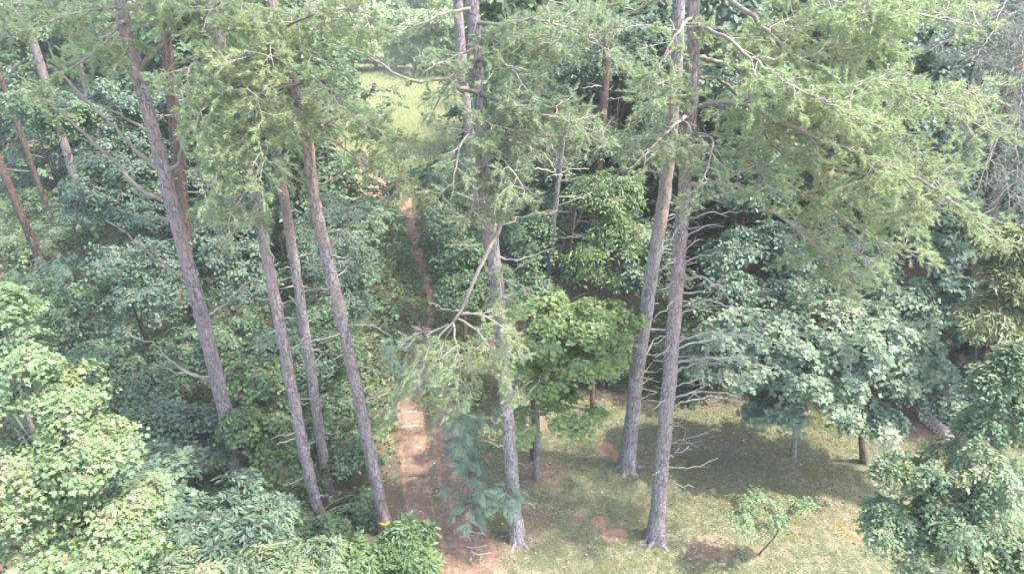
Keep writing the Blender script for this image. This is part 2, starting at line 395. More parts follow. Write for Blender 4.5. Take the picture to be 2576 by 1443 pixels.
MOSS = spots([(2045, 1195, 40, 20, .9), (2135, 1330, 50, 30, .9), (1100, 1240, 22, 16, 1), (1260, 1290, 50, 40, .8), (1630, 1340, 35, 18, .8), (2060, 1060, 80, 30, .6), (1740, 1170, 50, 30, .6), (1850, 1270, 80, 30, .5), (2300, 1330, 60, 40, .9), (1980, 1330, 60, 40, .4), (1560, 1420, 70, 20, .5), (1780, 1435, 50, 15, .5), (1960, 1270, 120, 60, .5)])
GREEN = spots([(1850, 1060, 300, 60, .8), (1560, 1060, 160, 50, .7), (2250, 1120, 120, 60, .9), (1760, 1200, 200, 90, .6), (1480, 1160, 120, 60, .5), (2120, 1230, 90, 60, .4), (1700, 1290, 120, 50, .4), (2010, 1100, 150, 50, .6)])
def blobmask(x, y, L, soft=.9):
    m = np.zeros(np.shape(x))
    for cx, cy, rx, ry, s in L:
        q = np.sqrt(((x-cx)/rx)**2 + ((y-cy)/ry)**2); m = np.maximum(m, s*smooth01((1.35-q)/soft))
    return m
LAWN_LEFT = pathline([(1085, 1500, 1), (1085, 1300, 1), (1075, 1100, 1), (1085, 990, 1), (1110, 960, 1)])
def lawn_mask(x, y):
    """open lawn: right of the path, in front of the wood's edge"""
    xl = np.interp(y, LAWN_LEFT[:, 1], LAWN_LEFT[:, 0]); edge = 16.6 + .5*np.sin(x*.9) + np.clip(x-6, 0, 9)*-.15
    return smooth01((x-xl+.5)/1.0)*smooth01((edge-y)/.9 + .5)
def path_q(x, y): return np.minimum.reduce([seg_dist(x, y, P) for P in PATHS.values()])
def masks(x, y):
    pq = path_q(x, y)
    clay = np.maximum(smooth01((1.5-pq)/.8), blobmask(x, y, CLAY)); lit = blobmask(x, y, LITTER); moss = blobmask(x, y, MOSS); green = blobmask(x, y, GREEN)
    lawn = lawn_mask(x, y)
    meadow = smooth01((y-38)/4)*smooth01((x+24)/5)*smooth01((-2.5-x)/3+.5)
    return clay, lit, moss, green, lawn, meadow

def axis(fine0, fine1, step, lo, hi):
    a = np.arange(fine0, fine1+step/2, step); out = list(a)
    s = step; v = fine1
    while v < hi: s *= 1.18; v += s; out.append(min(v, hi))
    s = step; v = fine0; pre = []
    while v > lo: s *= 1.18; v -= s; pre.append(max(v, lo))
    return np.array(pre[::-1] + out)
gx = axis(-9, 14, .13, -400, 400); gy = axis(9.4, 18, .13, -60, 900)
X, Y = np.meshgrid(gx, gy); Z = gz(X, Y)
ga = Acc(); nx, ny = len(gx), len(gy)
idx = np.arange(nx*ny).reshape(ny, nx)
a_, b_, c_, d_ = idx[:-1, :-1].ravel(), idx[:-1, 1:].ravel(), idx[1:, 1:].ravel(), idx[1:, :-1].ravel()
ga.add(np.stack([X, Y, Z], -1), np.concatenate([np.stack([a_, b_, c_], 1), np.stack([a_, c_, d_], 1)]))

def ground_mat(name, attrs=True):
    m = mat(name); g = N(m)
    co = g.n('ShaderNodeTexCoord').outputs['Object']
    n_big = g.noise(co, .7, 4); n_mid = g.noise(co, 4.5, 5, .65); n_fine = g.noise(co, 26, 5, .7); n_vf = g.noise(co, 85, 4, .75)
    soil = g.mix(n_fine, (.115, .075, .055), (.22, .155, .115))
    duff = g.mix(g.step(n_vf, .35, .7), (.17, .115, .085), (.36, .26, .20))
    straw = g.mix(g.step(n_fine, .35, .65), (.21, .195, .12), (.40, .355, .245)); straw = g.mix(g.math('MULTIPLY', n_vf, .55), straw, (.13, .115, .06))
    grn = g.mix(g.step(n_fine, .3, .7), (.075, .10, .045), (.20, .215, .115))
    mossc = g.mix(n_fine, (.12, .13, .04), (.21, .20, .08))
    clay = g.mix(g.step(n_mid, .3, .7), (.30, .175, .115), (.47, .30, .20)); clay = g.mix(g.math('MULTIPLY', g.step(n_fine, .48, .7), .7), clay, (.22, .14, .10))
    if attrs:
        def thr(nm, amp, w=.22, noi=n_mid):
            v = g.math('ADD', g.attr(nm), g.math('MULTIPLY', g.math('SUBTRACT', g.math('ADD', g.math('MULTIPLY', noi, .55), g.math('MULTIPLY', n_fine, .45)), .5), amp*2.6)); return g.step(v, .5-w, .5+w)
        lawn = g.mix(g.step(n_mid, .34, .58), straw, grn)
        lawn = g.mix(thr('green', .9), lawn, g.mix(g.step(n_vf, .3, .7), grn, straw))
        col = g.mix(thr('lawn', .5), g.mix(g.step(n_fine, .45, .65), soil, grn), lawn)
        col = g.mix(thr('litter', 1.2, .3), col, duff)
        col = g.mix(thr('moss', 1.1, .3), col, mossc)
        col = g.mix(thr('clay', 1.0, .2), col, g.mix(g.step(n_fine, .56, .66), clay, duff))
        col = g.mix(thr('meadow', .5), col, g.mix(n_mid, (.13, .15, .075), (.20, .205, .11)))
    else:
        col = g.mix(g.step(g.noise(co, 7, 6, .75), .46, .56), clay, duff); col = g.mix(g.math('MULTIPLY', g.step(g.noise(co, 2.3, 4, .6), .5, .6), .75), col, g.mix(n_vf, (.15, .10, .07), (.26, .21, .13)))
    bp = g.n('ShaderNodeBump', ins={'Strength': .9, 'Distance': .04, 'Height': g.math('ADD', n_fine, g.math('MULTIPLY', n_vf, .6))})
    p = g.n('ShaderNodeBsdfPrincipled', ins={'Base Color': col, 'Roughness': .92, 'Specular IOR Level': .15, 'Normal': bp.outputs[0]})
    g.out(p.outputs[0]); return m
M['ground'] = ground_mat('ground_soil'); M['path'] = ground_mat('path_clay', False)
go = ga.build('ground', M['ground'], None, True); go['kind'] = 'structure'; go['label'] = 'forest floor and patchy lawn of straw grass and moss'
for nm, arr in zip(('clay', 'litter', 'moss', 'green', 'lawn', 'meadow'), masks(X.ravel(), Y.ravel())):
    at = go.data.attributes.new(nm, 'FLOAT', 'POINT'); at.data.foreach_set('value', arr.astype(np.float32))

for key, lab in (('near', 'narrow red clay footpath running back between the weeds'), ('rut', 'wide worn clay rut beside the footpath'), ('far', 'sunlit bare clay where the path enters the clearing')):
    P = PATHS[key]; pl = smoothpath(np.column_stack([P[:, :2], P[:, 2]]), .12); n = len(pl)
    t = np.gradient(pl[:, :2], axis=0); t = norm(t); s = np.column_stack([t[:, 1], -t[:, 0]])
    us = np.linspace(-1, 1, 9); a = Acc(); V = []
    for j, u in enumerate(us):
        rag = 1 + (.5*(vnoise(np.arange(n)*.12 + 50*u, np.full(n, 3.0*u), 2.1, 5)-.5) + .35*(vnoise(np.arange(n)*.12, np.full(n, 9.0*u), 6, 6)-.5))*abs(u)
        q = pl[:, :2] + s*(u*pl[:, 2]*rag)[:, None]
        z = gz(q[:, 0], q[:, 1]) + (.012 if abs(u) < .99 else -.02) - .03*(1-u*u)*0
        V.append(np.column_stack([q, z]))
    V = np.array(V).transpose(1, 0, 2); idx = np.arange(n*9).reshape(n, 9)
    a_, b_, c_, d_ = idx[:-1, :-1].ravel(), idx[:-1, 1:].ravel(), idx[1:, 1:].ravel(), idx[1:, :-1].ravel()
    a.add(V, np.concatenate([np.stack([a_, c_, b_], 1), np.stack([a_, d_, c_], 1)]))
    o = a.build('path', M['path'], None, True); o['kind'] = 'structure'; o['label'] = lab

# ------------------------------------------------------------------ ground plants (stuff)
def scatter(n, x0, x1, y0, y1): return rng.uniform(x0, x1, n), rng.uniform(y0, y1, n)
def blades(name, label, x, y, h, w, hue, mtl, tilt=.7, cat='grass'):
    n = len(x); p = np.column_stack([x, y, gz(x, y)-.004]); d = norm(np.column_stack([rng.normal(0, tilt, n), rng.normal(0, tilt, n), np.ones(n)]))
    sd_ = norm(np.cross(d, unit(n)))*w*.5
    v = np.stack([p-sd_, p+sd_, p+d*h[:, None]], 1).reshape(-1, 3); a = Acc()
    a.add(v, np.arange(3*n).reshape(-1, 3), rng.random(n), hue)
    return tag(a.build(name, mtl), label, cat, kind='stuff')
x, y = scatter(330000, -1.8, 13, 9.6, 18.2)
c, li, mo, gr, la, me = masks(x, y)
dens = np.clip(np.maximum(la, .5*(vnoise(x, y, 2.4, 31) > .55))*(.32 + .55*vnoise(x, y, 1.6, 11) + .4*gr + .3*mo) - .62*c - .35*li, .02, 1)
k = rng.random(len(x)) < dens*.75
x, y, gr, mo = x[k], y[k], gr[k], mo[k]
hue = np.clip(.82 - .75*gr - .4*mo + rng.normal(0, .28, len(x)), 0, 1)
blades('grass', 'thin patchy grass and straw over the shaded lawn', x, y, rng.uniform(.025, .085, len(x)), .010, hue, M['grass'], .8)
x, y = scatter(70000, -26, -2.5, 38, 84)
k = (x > -y*.275 - 2) & (x < -y*.065) & (path_q(x, y) > 1.1)
x, y = x[k], y[k]
blades('meadow_grass', 'tall pale yellow-green grass in the sunlit clearing', x, y, rng.uniform(.25, .75, len(x)), .045, rng.random(len(x)), M['meadow'], .35)
# litter flakes on the lawn, path and wood's edge
x, y = scatter(60000, -3.5, 12, 9.6, 18.5); c, li, mo, gr, la, me = masks(x, y)
k = rng.random(len(x)) < np.clip(.06 + .5*li + .22*c*vnoise(x, y, 2.2, 12), 0, 1)*.5
x, y = x[k], y[k]; n = len(x)
a = Acc(); put(a, T['diam'], np.column_stack([x, y, gz(x, y)+.018]), np.column_stack([rng.normal(0, 1, n), rng.normal(0, 1, n), rng.normal(0, .15, n)]), np.array([0, 0, 1.0]) + rng.normal(0, .35, (n, 3)), rng.uniform(.025, .075, n), rng.random(n), rng.random(n))
tag(a.build('leaf_litter', M['litter']), 'dry brown leaves strewn on the lawn and footpath', 'leaf litter', kind='stuff')
n = 900; x, y = scatter(n, -2.5, 11, 9.8, 17.5); an = rng.uniform(0, 6.28, n); l = rng.uniform(.05, .28, n)*rng.uniform(.3, 1.3, n); a = Acc()
p0 = np.column_stack([x, y, gz(x, y) + .012]); p1 = p0 + np.column_stack([np.cos(an)*l, np.sin(an)*l, rng.uniform(0, .02, n)])
TW = (p0, p1)
# weeds along the path and through the wood
def weeds(name, label, x, y, r, leaf, lsize, mtl, h, tw=3, m=3):
    n = len(x); a = Acc(); c = np.column_stack([x, y, gz(x, y) + h]); o = np.column_stack([rng.normal(0, 1, n), rng.normal(0, 1, n), rng.uniform(0, .5, n)])
    sprays(a, c, norm(o), r, leaf, lsize, tw, m, .3, .9, 2.4)
    return tag(a.build(name, mtl), label, 'weeds', kind='stuff')
x, y = scatter(14000, -9, 2.5, 14, 46)
pq = path_q(x, y); xc = np.interp(y, PATHS['near'][::1, 1][np.argsort(PATHS['near'][:, 1])], PATHS['near'][np.argsort(PATHS['near'][:, 1]), 0])
k = (pq > np.where(y > 17, 2.1, 1.35)) & (np.abs(x-xc) < 1.2 + .085*y) & (rng.random(len(x)) < .45 + .3*(pq < 5)) & ((y < 42) | (x > -y*.1))
x, y = x[k], y[k]
weeds('weeds', 'low green weeds and creepers lining both sides of the footpath', x, y, rng.uniform(.14, .3, len(x)), 'diam', .085, M['verge'], rng.uniform(.04, .28, len(x)))
x, y = scatter(10000, -34, -1.2, 9.5, 44); k = (path_q(x, y) > 1.3) & (rng.random(len(x)) < .55); x, y = x[k], y[k]
weeds('undergrowth', 'tangled green undergrowth on the forest floor left of the footpath', x, y, rng.uniform(.16, .34, len(x)), 'diam', .12, M['deep'], rng.uniform(.05, .5, len(x)))
x, y = scatter(4200, 1.2, 16, 16.0, 22); k = (rng.random(len(x)) < .5) & (lawn_mask(x, y) < .4); x, y = x[k], y[k]
x, y = scatter(7000, -17, -2.6, 12.2, 27)
k = (path_q(x, y) > 1.5) & (rng.random(len(x)) < .25 + .5*vnoise(x, y, .6, 41)); x, y = x[k], y[k]
XC = np.interp(y, [12, 20, 27], [-4.2, -3.6, -4.4]); k = x < XC; x, y = x[k], y[k]
weeds('undergrowth', 'knee-high to chest-high leafy tangle filling the left wood between the saplings', x, y, rng.uniform(.2, .42, len(x)), 'diam', .115, M['deep'], rng.uniform(.1, 1.5, len(x))*(.4 + .9*vnoise(x, y, .5, 42)))
x, y = scatter(4200, 1.2, 16, 16.0, 22); k = (rng.random(len(x)) < .5) & (lawn_mask(x, y) < .4); x, y = x[k], y[k]
x2, y2 = scatter(5200, -34, -13, 19, 44); a_k = rng.random(len(x2)) < .6; x2, y2 = x2[a_k], y2[a_k]
weeds('undergrowth', 'leafy ground cover under the leaning pines at the far left', x2, y2, rng.uniform(.3, .55, len(x2)), 'diam', .17, M['deep'], rng.uniform(.05, .9, len(x2)))
weeds('ground_ivy', 'dark ivy carpeting the wood edge behind the lawn', x, y, rng.uniform(.15, .3, len(x)), 'diam', .10, M['deep'], rng.uniform(.04, .35, len(x)))
x, y = scatter(9000, -.8, 12, 9.8, 16.8); c, li, mo, gr, la, me = masks(x, y); k = rng.random(len(x)) < (.06 + .35*gr)*(1-c); x, y = x[k], y[k]
weeds('clover', 'small green lawn weeds scattered through the thin grass', x, y, rng.uniform(.04, .09, len(x)), 'diam', .038, M['weed'], .02, 2, 2)

# ------------------------------------------------------------------ pines
def trunk_path(pts, Y, top=None):
    p = [atY(px, py, Y) for px, py in pts]
    p[0] = G(*pts[0]); p[0][2] = gz(p[0][0], p[0][1]) - .05
    Yb = p[0][1]
    for i in range(1, len(p)): p[i] = atY(pts[i][0], pts[i][1], Yb)
    return np.array(p)
def nearest_on(path, p):
    i = int(np.argmin(np.linalg.norm(path-p, axis=1))); return path[i]

def needles_at(acc, p, d, L, n=22, nl=.07, nw=.015, hue=None):
    """tufts: twig end p, direction d, covered length L; n needles each"""
    S = len(p); d = norm(d)
    t = rng.uniform(0, 1, (S, n)); ph = rng.uniform(0, 2*math.pi, (S, n))
    x = norm(np.cross(d, np.array([.13, .21, 1.0]))); y = np.cross(d, x)
    rad = x[:, None]*np.cos(ph)[..., None] + y[:, None]*np.sin(ph)[..., None]
    op = rng.uniform(.35, 1.15, (S, n))*(1 - .35*(1-t))
    nd = norm(d[:, None]*np.cos(op)[..., None] + rad*np.sin(op)[..., None] + np.array([0, 0, .22]))
    b = p[:, None] - d[:, None]*(t*np.broadcast_to(L, (S,))[:, None])[..., None]
    w = norm(np.cross(nd, unit(S*n).reshape(S, n, 3)))*nw*.5
    ln = nl*rng.uniform(.7, 1.2, (S, n, 1))
    v = np.stack([b-w, b+w, b+nd*ln], 2).reshape(-1, 3)
    if hue is None: hue = rng.random(S)
    acc.add(v, np.arange(len(v)).reshape(-1, 3), rng.random(S*n), np.repeat(np.clip(hue, 0, 1), n))

def twigs_fast(acc, s, m_, e, r, mat=1):
    """many thin three-sided twigs"""
    n = len(s); r = np.broadcast_to(r, (n,)); d = norm(e-s); x = norm(np.cross(d, unit(n))); y = np.cross(d, x); V = []
    for a in (0, 2.094, 4.189): V.append(s + (x*math.cos(a) + y*math.sin(a))*r[:, None])
    V.append(e); V = np.stack(V, 1)
    F = np.array([(0, 1, 3), (1, 2, 3), (2, 0, 3)])[None] + (np.arange(n)*4)[:, None, None]
    acc.add(V.reshape(-1, 3), F.reshape(-1, 3), mat=mat)

def bough(path, r0, L2=1.0, t0=.25, gap=.17, dens=1.0, up=.0, droop=.25, bare=.2, cones=.02, nl=.075, n=26, nw=.0118):
    """returns (wood, needles) for one pine branch along a path"""
    wood = Acc(); leaf = Acc()
    pth = smoothpath(path, .12, .012); N_ = len(pth)
    tube(wood, pth, r0*np.linspace(1, .16, N_)**.9 + .003, 6, rough=.06)
    seg = np.linalg.norm(np.diff(pth, axis=0), axis=1); L = seg.sum(); cum = np.concatenate([[0], np.cumsum(seg)])
    d = norm(np.gradient(pth, axis=0)); S_, M_, E_, R_ = [], [], [], []; TP, TD, TL = [], [], []; CP_ = []
    q = t0*L; sgn = 1
    while q < L*.995:
        i = min(np.searchsorted(cum, q), N_-1); t = q/L; sgn = -sgn; q += gap*rng.uniform(.6, 1.4)
        if rng.random() > dens: continue
        dd = d[i]; sd_ = norm(np.cross(dd, [0, 0, 1.0]))*sgn
        l2 = L2*(1.05 - .75*t)*rng.uniform(.55, 1.2)*min(1, .35 + 2.2*(t-t0+.12))
        v = norm(dd*rng.uniform(.35, .9) + sd_*rng.uniform(.55, 1.0) + np.array([0, 0, rng.uniform(-.25, .5) + up]))
        m = max(4, int(l2/.1)); pts = [pth[i]]
        for _ in range(m):
            v = norm(v + rng.normal(0, .13, 3) + np.array([0, 0, -droop*.22])); pts.append(pts[-1] + v*l2/m)
        pts = np.array(pts); tube(wood, pts, np.linspace(max(.006, r0*.3*(1-.5*t)), .003, len(pts)), 4, mat=1, cap=False)
        isbare = rng.random() < bare*.6
        dv = norm(np.gradient(pts, axis=0))
        for j in range(max(1, int(m*.25)), m+1):
            for _ in range(2 if rng.random() < .75 else 1):
                w = norm(dv[j]*rng.uniform(.5, 1.0) + unit(1)[0]*.75 + np.array([0, 0, .12])); l3 = rng.uniform(.12, .30)*(1.1 if j < m else .6)
                e = pts[j] + w*l3 + np.array([0, 0, -.12*l3]); mi = pts[j] + w*l3*.5 + rng.normal(0, .012, 3)
                S_.append(pts[j]); M_.append(mi); E_.append(e); R_.append(.0048)
                if not isbare and rng.random() > bare:
                    TP.append(e); TD.append(e-mi); TL.append(min(l3*.8, .15))
                    if rng.random() < .8: TP.append(mi + w*.03 + rng.normal(0, .02, 3)); TD.append(norm(w + unit(1)[0]*.8)); TL.append(.08)
                if rng.random() < cones: CP_.append(mi + rng.normal(0, .02, 3))
        if not isbare: TP.append(pts[-1]); TD.append(dv[-1]); TL.append(.16)
    TP.append(pth[-1] + d[-1]*.05); TD.append(d[-1]); TL.append(.18)
    if S_: twigs_fast(wood, np.array(S_), np.array(M_), np.array(E_), np.array(R_), 1)
    TP = np.array(TP); hue = vnoise(TP[:, 0]*1.0 + TP[:, 2], TP[:, 1], 1.7, 21)*.7 + rng.random(len(TP))*.35
    needles_at(leaf, TP, np.array(TD), np.array(TL), n, nl, nw, hue=hue)
    if CP_:
        cp = np.array(CP_); k = len(cp); dd = norm(rng.normal(0, 1, (k, 3)) + np.array([0, 0, -.6])); xx = norm(np.cross(dd, unit(k))); yy = np.cross(dd, xx)
        V = np.stack([cp, cp + dd*.022 + xx*.014, cp + dd*.022 + yy*.014, cp + dd*.022 - xx*.014, cp + dd*.022 - yy*.014, cp + dd*.055], 1)
        F = np.array([(0, 1, 2), (0, 2, 3), (0, 3, 4), (0, 4, 1), (5, 2, 1), (5, 3, 2), (5, 4, 3), (5, 1, 4)])[None] + (np.arange(k)*6)[:, None, None]
        leaf.add(V.reshape(-1, 3), F.reshape(-1, 3), mat=1)
    return wood, leaf
def add_bough(root, base, path, r0, needle='needle', **kw):
    w, l = bough(path, r0*.68, **kw)
    b = w.build('branch', [M['limb'], M['twig']], root, False, origin=base)
    n = l.build('needles', [M[needle], M['cone']], b); n['kind'] = 'stuff'
    # the needles share the branch's own origin
    me = n.data; co = np.empty(len(me.vertices)*3, np.float32); me.vertices.foreach_get('co', co); co = co.reshape(-1, 3) - np.asarray(base, np.float32); me.vertices.foreach_set('co', co.ravel()); me.update()
    return b
def dead_limb(root, base, path, r0, forks=3, mtl='dead', fl=.4, jit=.018, spread=.7):
    a = Acc(); pth = smoothpath(path, .1, jit); n = len(pth); tube(a, pth, r0*np.linspace(1, .28, n) + .002, 6, rough=.08)
    d = norm(np.gradient(pth, axis=0)); L = np.linalg.norm(np.diff(pth, axis=0), axis=1).sum()
    for _ in range(forks):
        t = rng.uniform(.25, .95); i = int(t*(n-1)); v = norm(d[i] + unit(1)[0]*spread); l = fl*L*(1.15-t)*rng.uniform(.5, 1.2); m = max(3, int(l/.08)); p = [pth[i]]
        for _ in range(m): v = norm(v + rng.normal(0, .17, 3) + np.array([0, 0, .03])); p.append(p[-1] + v*l/m)
        tube(a, p, np.linspace(r0*.5*(1-.6*t) + .002, .003, m+1), 4)
    return a.build('dead_branch', M[mtl], root, False, origin=base)

# upper crown (above the frame) shared by the big pines
def upper_crown(seed, R=3.2, H=10.0, nb=15, n=4):
    wood = Acc(); leaf = Acc()
    for i in range(nb):
        t = (i+.5)/nb; z = H*t; a = i*2.4 + rng.uniform(-.4, .4); l = R*(1-.75*t)*rng.uniform(.75, 1.15)
        dv = np.array([math.cos(a), math.sin(a), 0]); p0 = np.array([0, 0, z])
        w, lf = bough([p0, p0 + dv*l*.5 + [0, 0, .25], p0 + dv*l + [0, 0, .1-.4*(1-t)]], .05*(1-.5*t), L2=1.25, t0=.2, gap=.26, bare=.1, cones=0, n=n, nl=.15, nw=.035)
        for A, B in ((wood, w), (leaf, lf)):
            for v, f, tt, h, mm in zip(B.v, B.f, B.t, B.h, B.m): pass
            off = A.n
            if B.v:
                A.v += B.v; A.f += [f + off for f in B.f]; A.t += B.t; A.h += B.h; A.m += B.m; A.n += B.n
    tube(wood, np.array([[0, 0, -1.0], [0, 0, H*.5], [0, 0, H]]), np.array([.15, .1, .02]), 8)
    off = wood.n
    for v, f, tt, h in zip(leaf.v, leaf.f, leaf.t, leaf.h): wood.add(v, f - 0 - (f.min()-0) , tt, h, 2) if False else None
    acc = Acc(); acc.v = wood.v + leaf.v; acc.f = wood.f + [f + off for f in leaf.f]; acc.t = wood.t + leaf.t; acc.h = wood.h + leaf.h
    acc.m = wood.m + [np.full(len(m), 2, np.int32) for m in leaf.m]; acc.n = wood.n + leaf.n
    return acc.mesh('crown', [M['limb'], M['twig'], M['needle']])
UC = [upper_crown(0), upper_crown(1)]

PINES = {}
def pine(key, label, pts, Y, w0, w1, bark='bark', crown=0, zc=11.2, stubs=0, group='tall pines standing around the lawn and path', flare=1.42, k=18):
    if key in 'abcdefgh': w0 *= .87; w1 *= .85
    path = trunk_path(pts, Y); base = path[0].copy(); base[2] = gz(base[0], base[1])
    root = empty('pine_tree', base); tag(root, label, 'pine tree', group)
    d = norm(path[-1]-path[-2]); ext = path[-1].copy()
    if crown is not None:
        while ext[2] < zc + 1.5: ext = ext + d*.5
    full = smoothpath(np.vstack([path, ext]) if crown is not None else path, .14, .007)
    t = np.linspace(0, 1, len(full)); r = w0/2 + (w1-w0)/2*t
    hgt = full[:, 2]-base[2]; r = r*(1 + (flare-1)*np.exp(-np.maximum(hgt, 0)/.35))
    a = Acc(); tube(a, full, r, 20, rough=.022, flare=.22*np.exp(-np.maximum(hgt, 0)/.28)); a.build('trunk', M[bark], root, True, origin=base)
    if key in 'abcdefg':
        for i in range(6):
            an = i*1.05 + rng.uniform(-.3, .3); dv = np.array([math.cos(an), math.sin(an), 0]); l = rng.uniform(.12, .32); rb_ = w0*.5
            q = [base + dv*rb_*.7 + [0, 0, .2], base + dv*(rb_*1.25) + [0, 0, .03], base + dv*(rb_*1.2 + l*.6) + [0, 0, -.015], base + dv*(rb_*1.2 + l) + [0, 0, -.07]]
            ra = Acc(); pq_ = smoothpath(q, .07, .006); tube(ra, pq_, np.linspace(.075, .035, len(pq_))*(w0/.38), 8, rough=.06); ra.build('root', M[bark], root, True, origin=base)
    if crown is not None:
        o = bpy.data.objects.new('crown', UC[crown]); COL.objects.link(o); o.parent = root; o.location = full[-1]-base; o.rotation_euler = (0, 0, rng.uniform(0, 6.28)); o['kind'] = 'stuff'
    PINES[key] = (root, base, full, r)
    return root
def on(key, px, py):
    """point on a pine's trunk axis at a photo row"""
    root, base, full, r = PINES[key]; p = atY(px, py, base[1]); i = int(np.argmin(np.abs(full[:, 2]-p[2]))); return full[i], r[i]
def P3(key, lst):
    """photo points (px, py, dY from trunk) -> world path starting on the trunk axis"""
    root, base, full, r = PINES[key]; s, _ = on(key, lst[0][0], lst[0][1])
    return [s] + [atY(px, py, base[1] + dy) for px, py, dy in lst[1:]]
BP = {}
def B(key, lst, r0=.045, **kw):
    BP.setdefault(key, []).append(smoothpath(P3(key, lst), .15)); return add_bough(PINES[key][0], PINES[key][1], P3(key, lst), r0, **kw)
def DL(key, lst, r0=.03, **kw): return dead_limb(PINES[key][0], PINES[key][1], P3(key, lst), r0, **kw)
def stubs(key, y0, y1, n, lmin, lmax, side=None, r0=.018, rise=.2, mtl='dead', forks=2):
    root, base, full, r = PINES[key]
    for _ in range(n):
        py = rng.uniform(y0, y1); z = atY(0, py, base[1])[2]; i = int(np.argmin(np.abs(full[:, 2]-z))); p = full[i]
        a = rng.uniform(0, 2*math.pi)
        dv = np.array([math.cos(a), math.sin(a)*.7, 0]);
        if side: dv[0] = abs(dv[0])*side + .3*side
        dv = norm(dv); l = rng.uniform(lmin, lmax); rr = rng.uniform(-.1, rise*2)
        dead_limb(root, base, [p + dv*r[i]*.5, p + dv*(r[i] + l*.5) + [0, 0, rr*l*.35], p + dv*(r[i]+l) + [0, 0, rr*l*.9]], r0*rng.uniform(.6, 1.15), forks if l > .35 else (1 if rng.random() < .5 else 0), mtl, .45)

pine('a', 'tall leaning pine farthest left of the foreground trunks, long bare limbs on its left', [(612, 1235), (560, 1010), (500, 765), (460, 620), (410, 420), (352, 210), (318, 80), (300, -20)], 0, .40, .21)
pine('b', 'slim straight pine, left one of the three close trunks beside the footpath', [(812, 1335), (768, 1150), (712, 860), (655, 560), (590, 260), (545, 60), (530, -20)], 0, .29, .17, crown=1)
pine('c', 'slim pine in the middle of the three close trunks beside the footpath', [(824, 1240), (800, 1060), (762, 800), (715, 500), (672, 260), (640, 70), (628, -20)], 0, .28, .165)
pine('d', 'pine with a yellow marker at its foot beside the clay path', [(972, 1335), (915, 1060), (850, 760), (795, 520), (768, 325), (730, 195), (698, 80), (680, -20)], 0, .31, .19, crown=1)
pine('e', 'pine at the centre of the lawn edge with a broken bough hanging from it', [(1300, 1352), (1284, 1150), (1262, 860), (1240, 620), (1217, 480), (1207, 260), (1192, 60), (1186, -20)], 0, .345, .21, bark='bark_grey')
pine('f', 'pine standing farther back of the twin trunks on the lawn', [(1578, 1175), (1600, 960), (1632, 740), (1672, 480), (1696, 250), (1705, 60), (1708, -20)], 0, .42, .23, crown=1, bark='bark_grey')
pine('g', 'nearest pine of the lawn, pale dead limbs along its right side', [(1650, 1350), (1668, 1130), (1690, 880), (1712, 600), (1724, 440), (1740, 240), (1745, 0), (1744, -20)], 0, .38, .185)
gb = 'pines farther back in the wood'
pine('h', 'reddish pine close behind the centre pine with the broken bough', [(1302, 985), (1290, 860), (1262, 740), (1225, 590), (1200, 480), (1168, 230), (1155, 50), (1150, -20)], 0, .36, .24, group=gb)
pine('i', 'dark pine trunk half hidden behind the leaning pine at left', [(512, 935), (480, 740), (455, 470), (425, 170), (412, 20), (408, -20)], 0, .38, .26, group=gb, crown=1, bark='bark_brown')
pine('j', 'pine leaning in from the left edge above the bright maple', [(128, 745), (95, 640), (45, 520), (0, 410), (-60, 260), (-130, 60), (-150, -20)], 0, .29, .21, group=gb, bark='bark_brown')
pine('k', 'thin pine trunk behind the leaf mass near the left edge, lower part bare', [(150, 600), (122, 530), (75, 400), (40, 300), (-10, 160), (-50, 0)], 0, .23, .18, group=gb, crown=1, bark='bark_brown')
pine('l', 'pine trunk rising beyond the dark saplings in the top left corner', [(228, 580), (118, 215), (92, 130), (50, 20), (38, -20)], 0, .36, .30, group=gb)
pine('m', 'small dark pine trunk beside the top left corner pine', [(305, 530), (185, 110), (160, 40), (140, -20)], 0, .30, .24, group=gb, crown=1)
pine('n', 'pine trunk just right of and behind the marked pine, near the clearing', [(800, 560), (775, 240), (768, 90), (764, -20)], 0, .72, .62, group=gb)
pine('o', 'big brown-barked conifer with grey drooping boughs at the right edge', [(2405, 940), (2440, 720), (2500, 480), (2530, 300), (2560, 100), (2580, -20)], 0, .46, .30, bark='bark_brown', group=gb, crown=1)
pine('p', 'dark pine trunk glimpsed behind the long boughs on the right', [(1870, 700), (1905, 470), (1945, 300), (1985, 100), (2000, -20)], 0, .40, .30, bark='bark_brown', group=gb)
pine('q', 'brown furrowed trunk behind the yellow-green maple', [(1462, 850), (1480, 690), (1515, 300), (1532, 60), (1536, -20)], 0, .32, .22, bark='bark_brown', group=gb, crown=1)
# woods beyond the right edge of the view that keep the lawn in shade
for i, (xx, yy) in enumerate([(19.5, 13.6), (17.5, 17.5), (24.5, 16.6)]):
    z0 = gz(xx, yy); root = empty('pine_tree', (xx, yy, z0)); tag(root, 'pine of the wood beyond the right edge of the lawn', 'pine tree', 'pines beyond the right edge')
    a = Acc(); tube(a, [(0, 0, -.1), (.1, 0, 4), (.05, .1, 9)], [.26, .2, .16], 10); a.build('trunk', M['bark'], root, True)
    for zz, s in ((3.8, 1.15), (8.6, 1.0)):
        o = bpy.data.objects.new('crown', UC[i % 2]); COL.objects.link(o); o.parent = root; o.location = (0, 0, zz); o.scale = (s, s, .8); o.rotation_euler = (0, 0, i*1.3 + zz); o['kind'] = 'stuff'

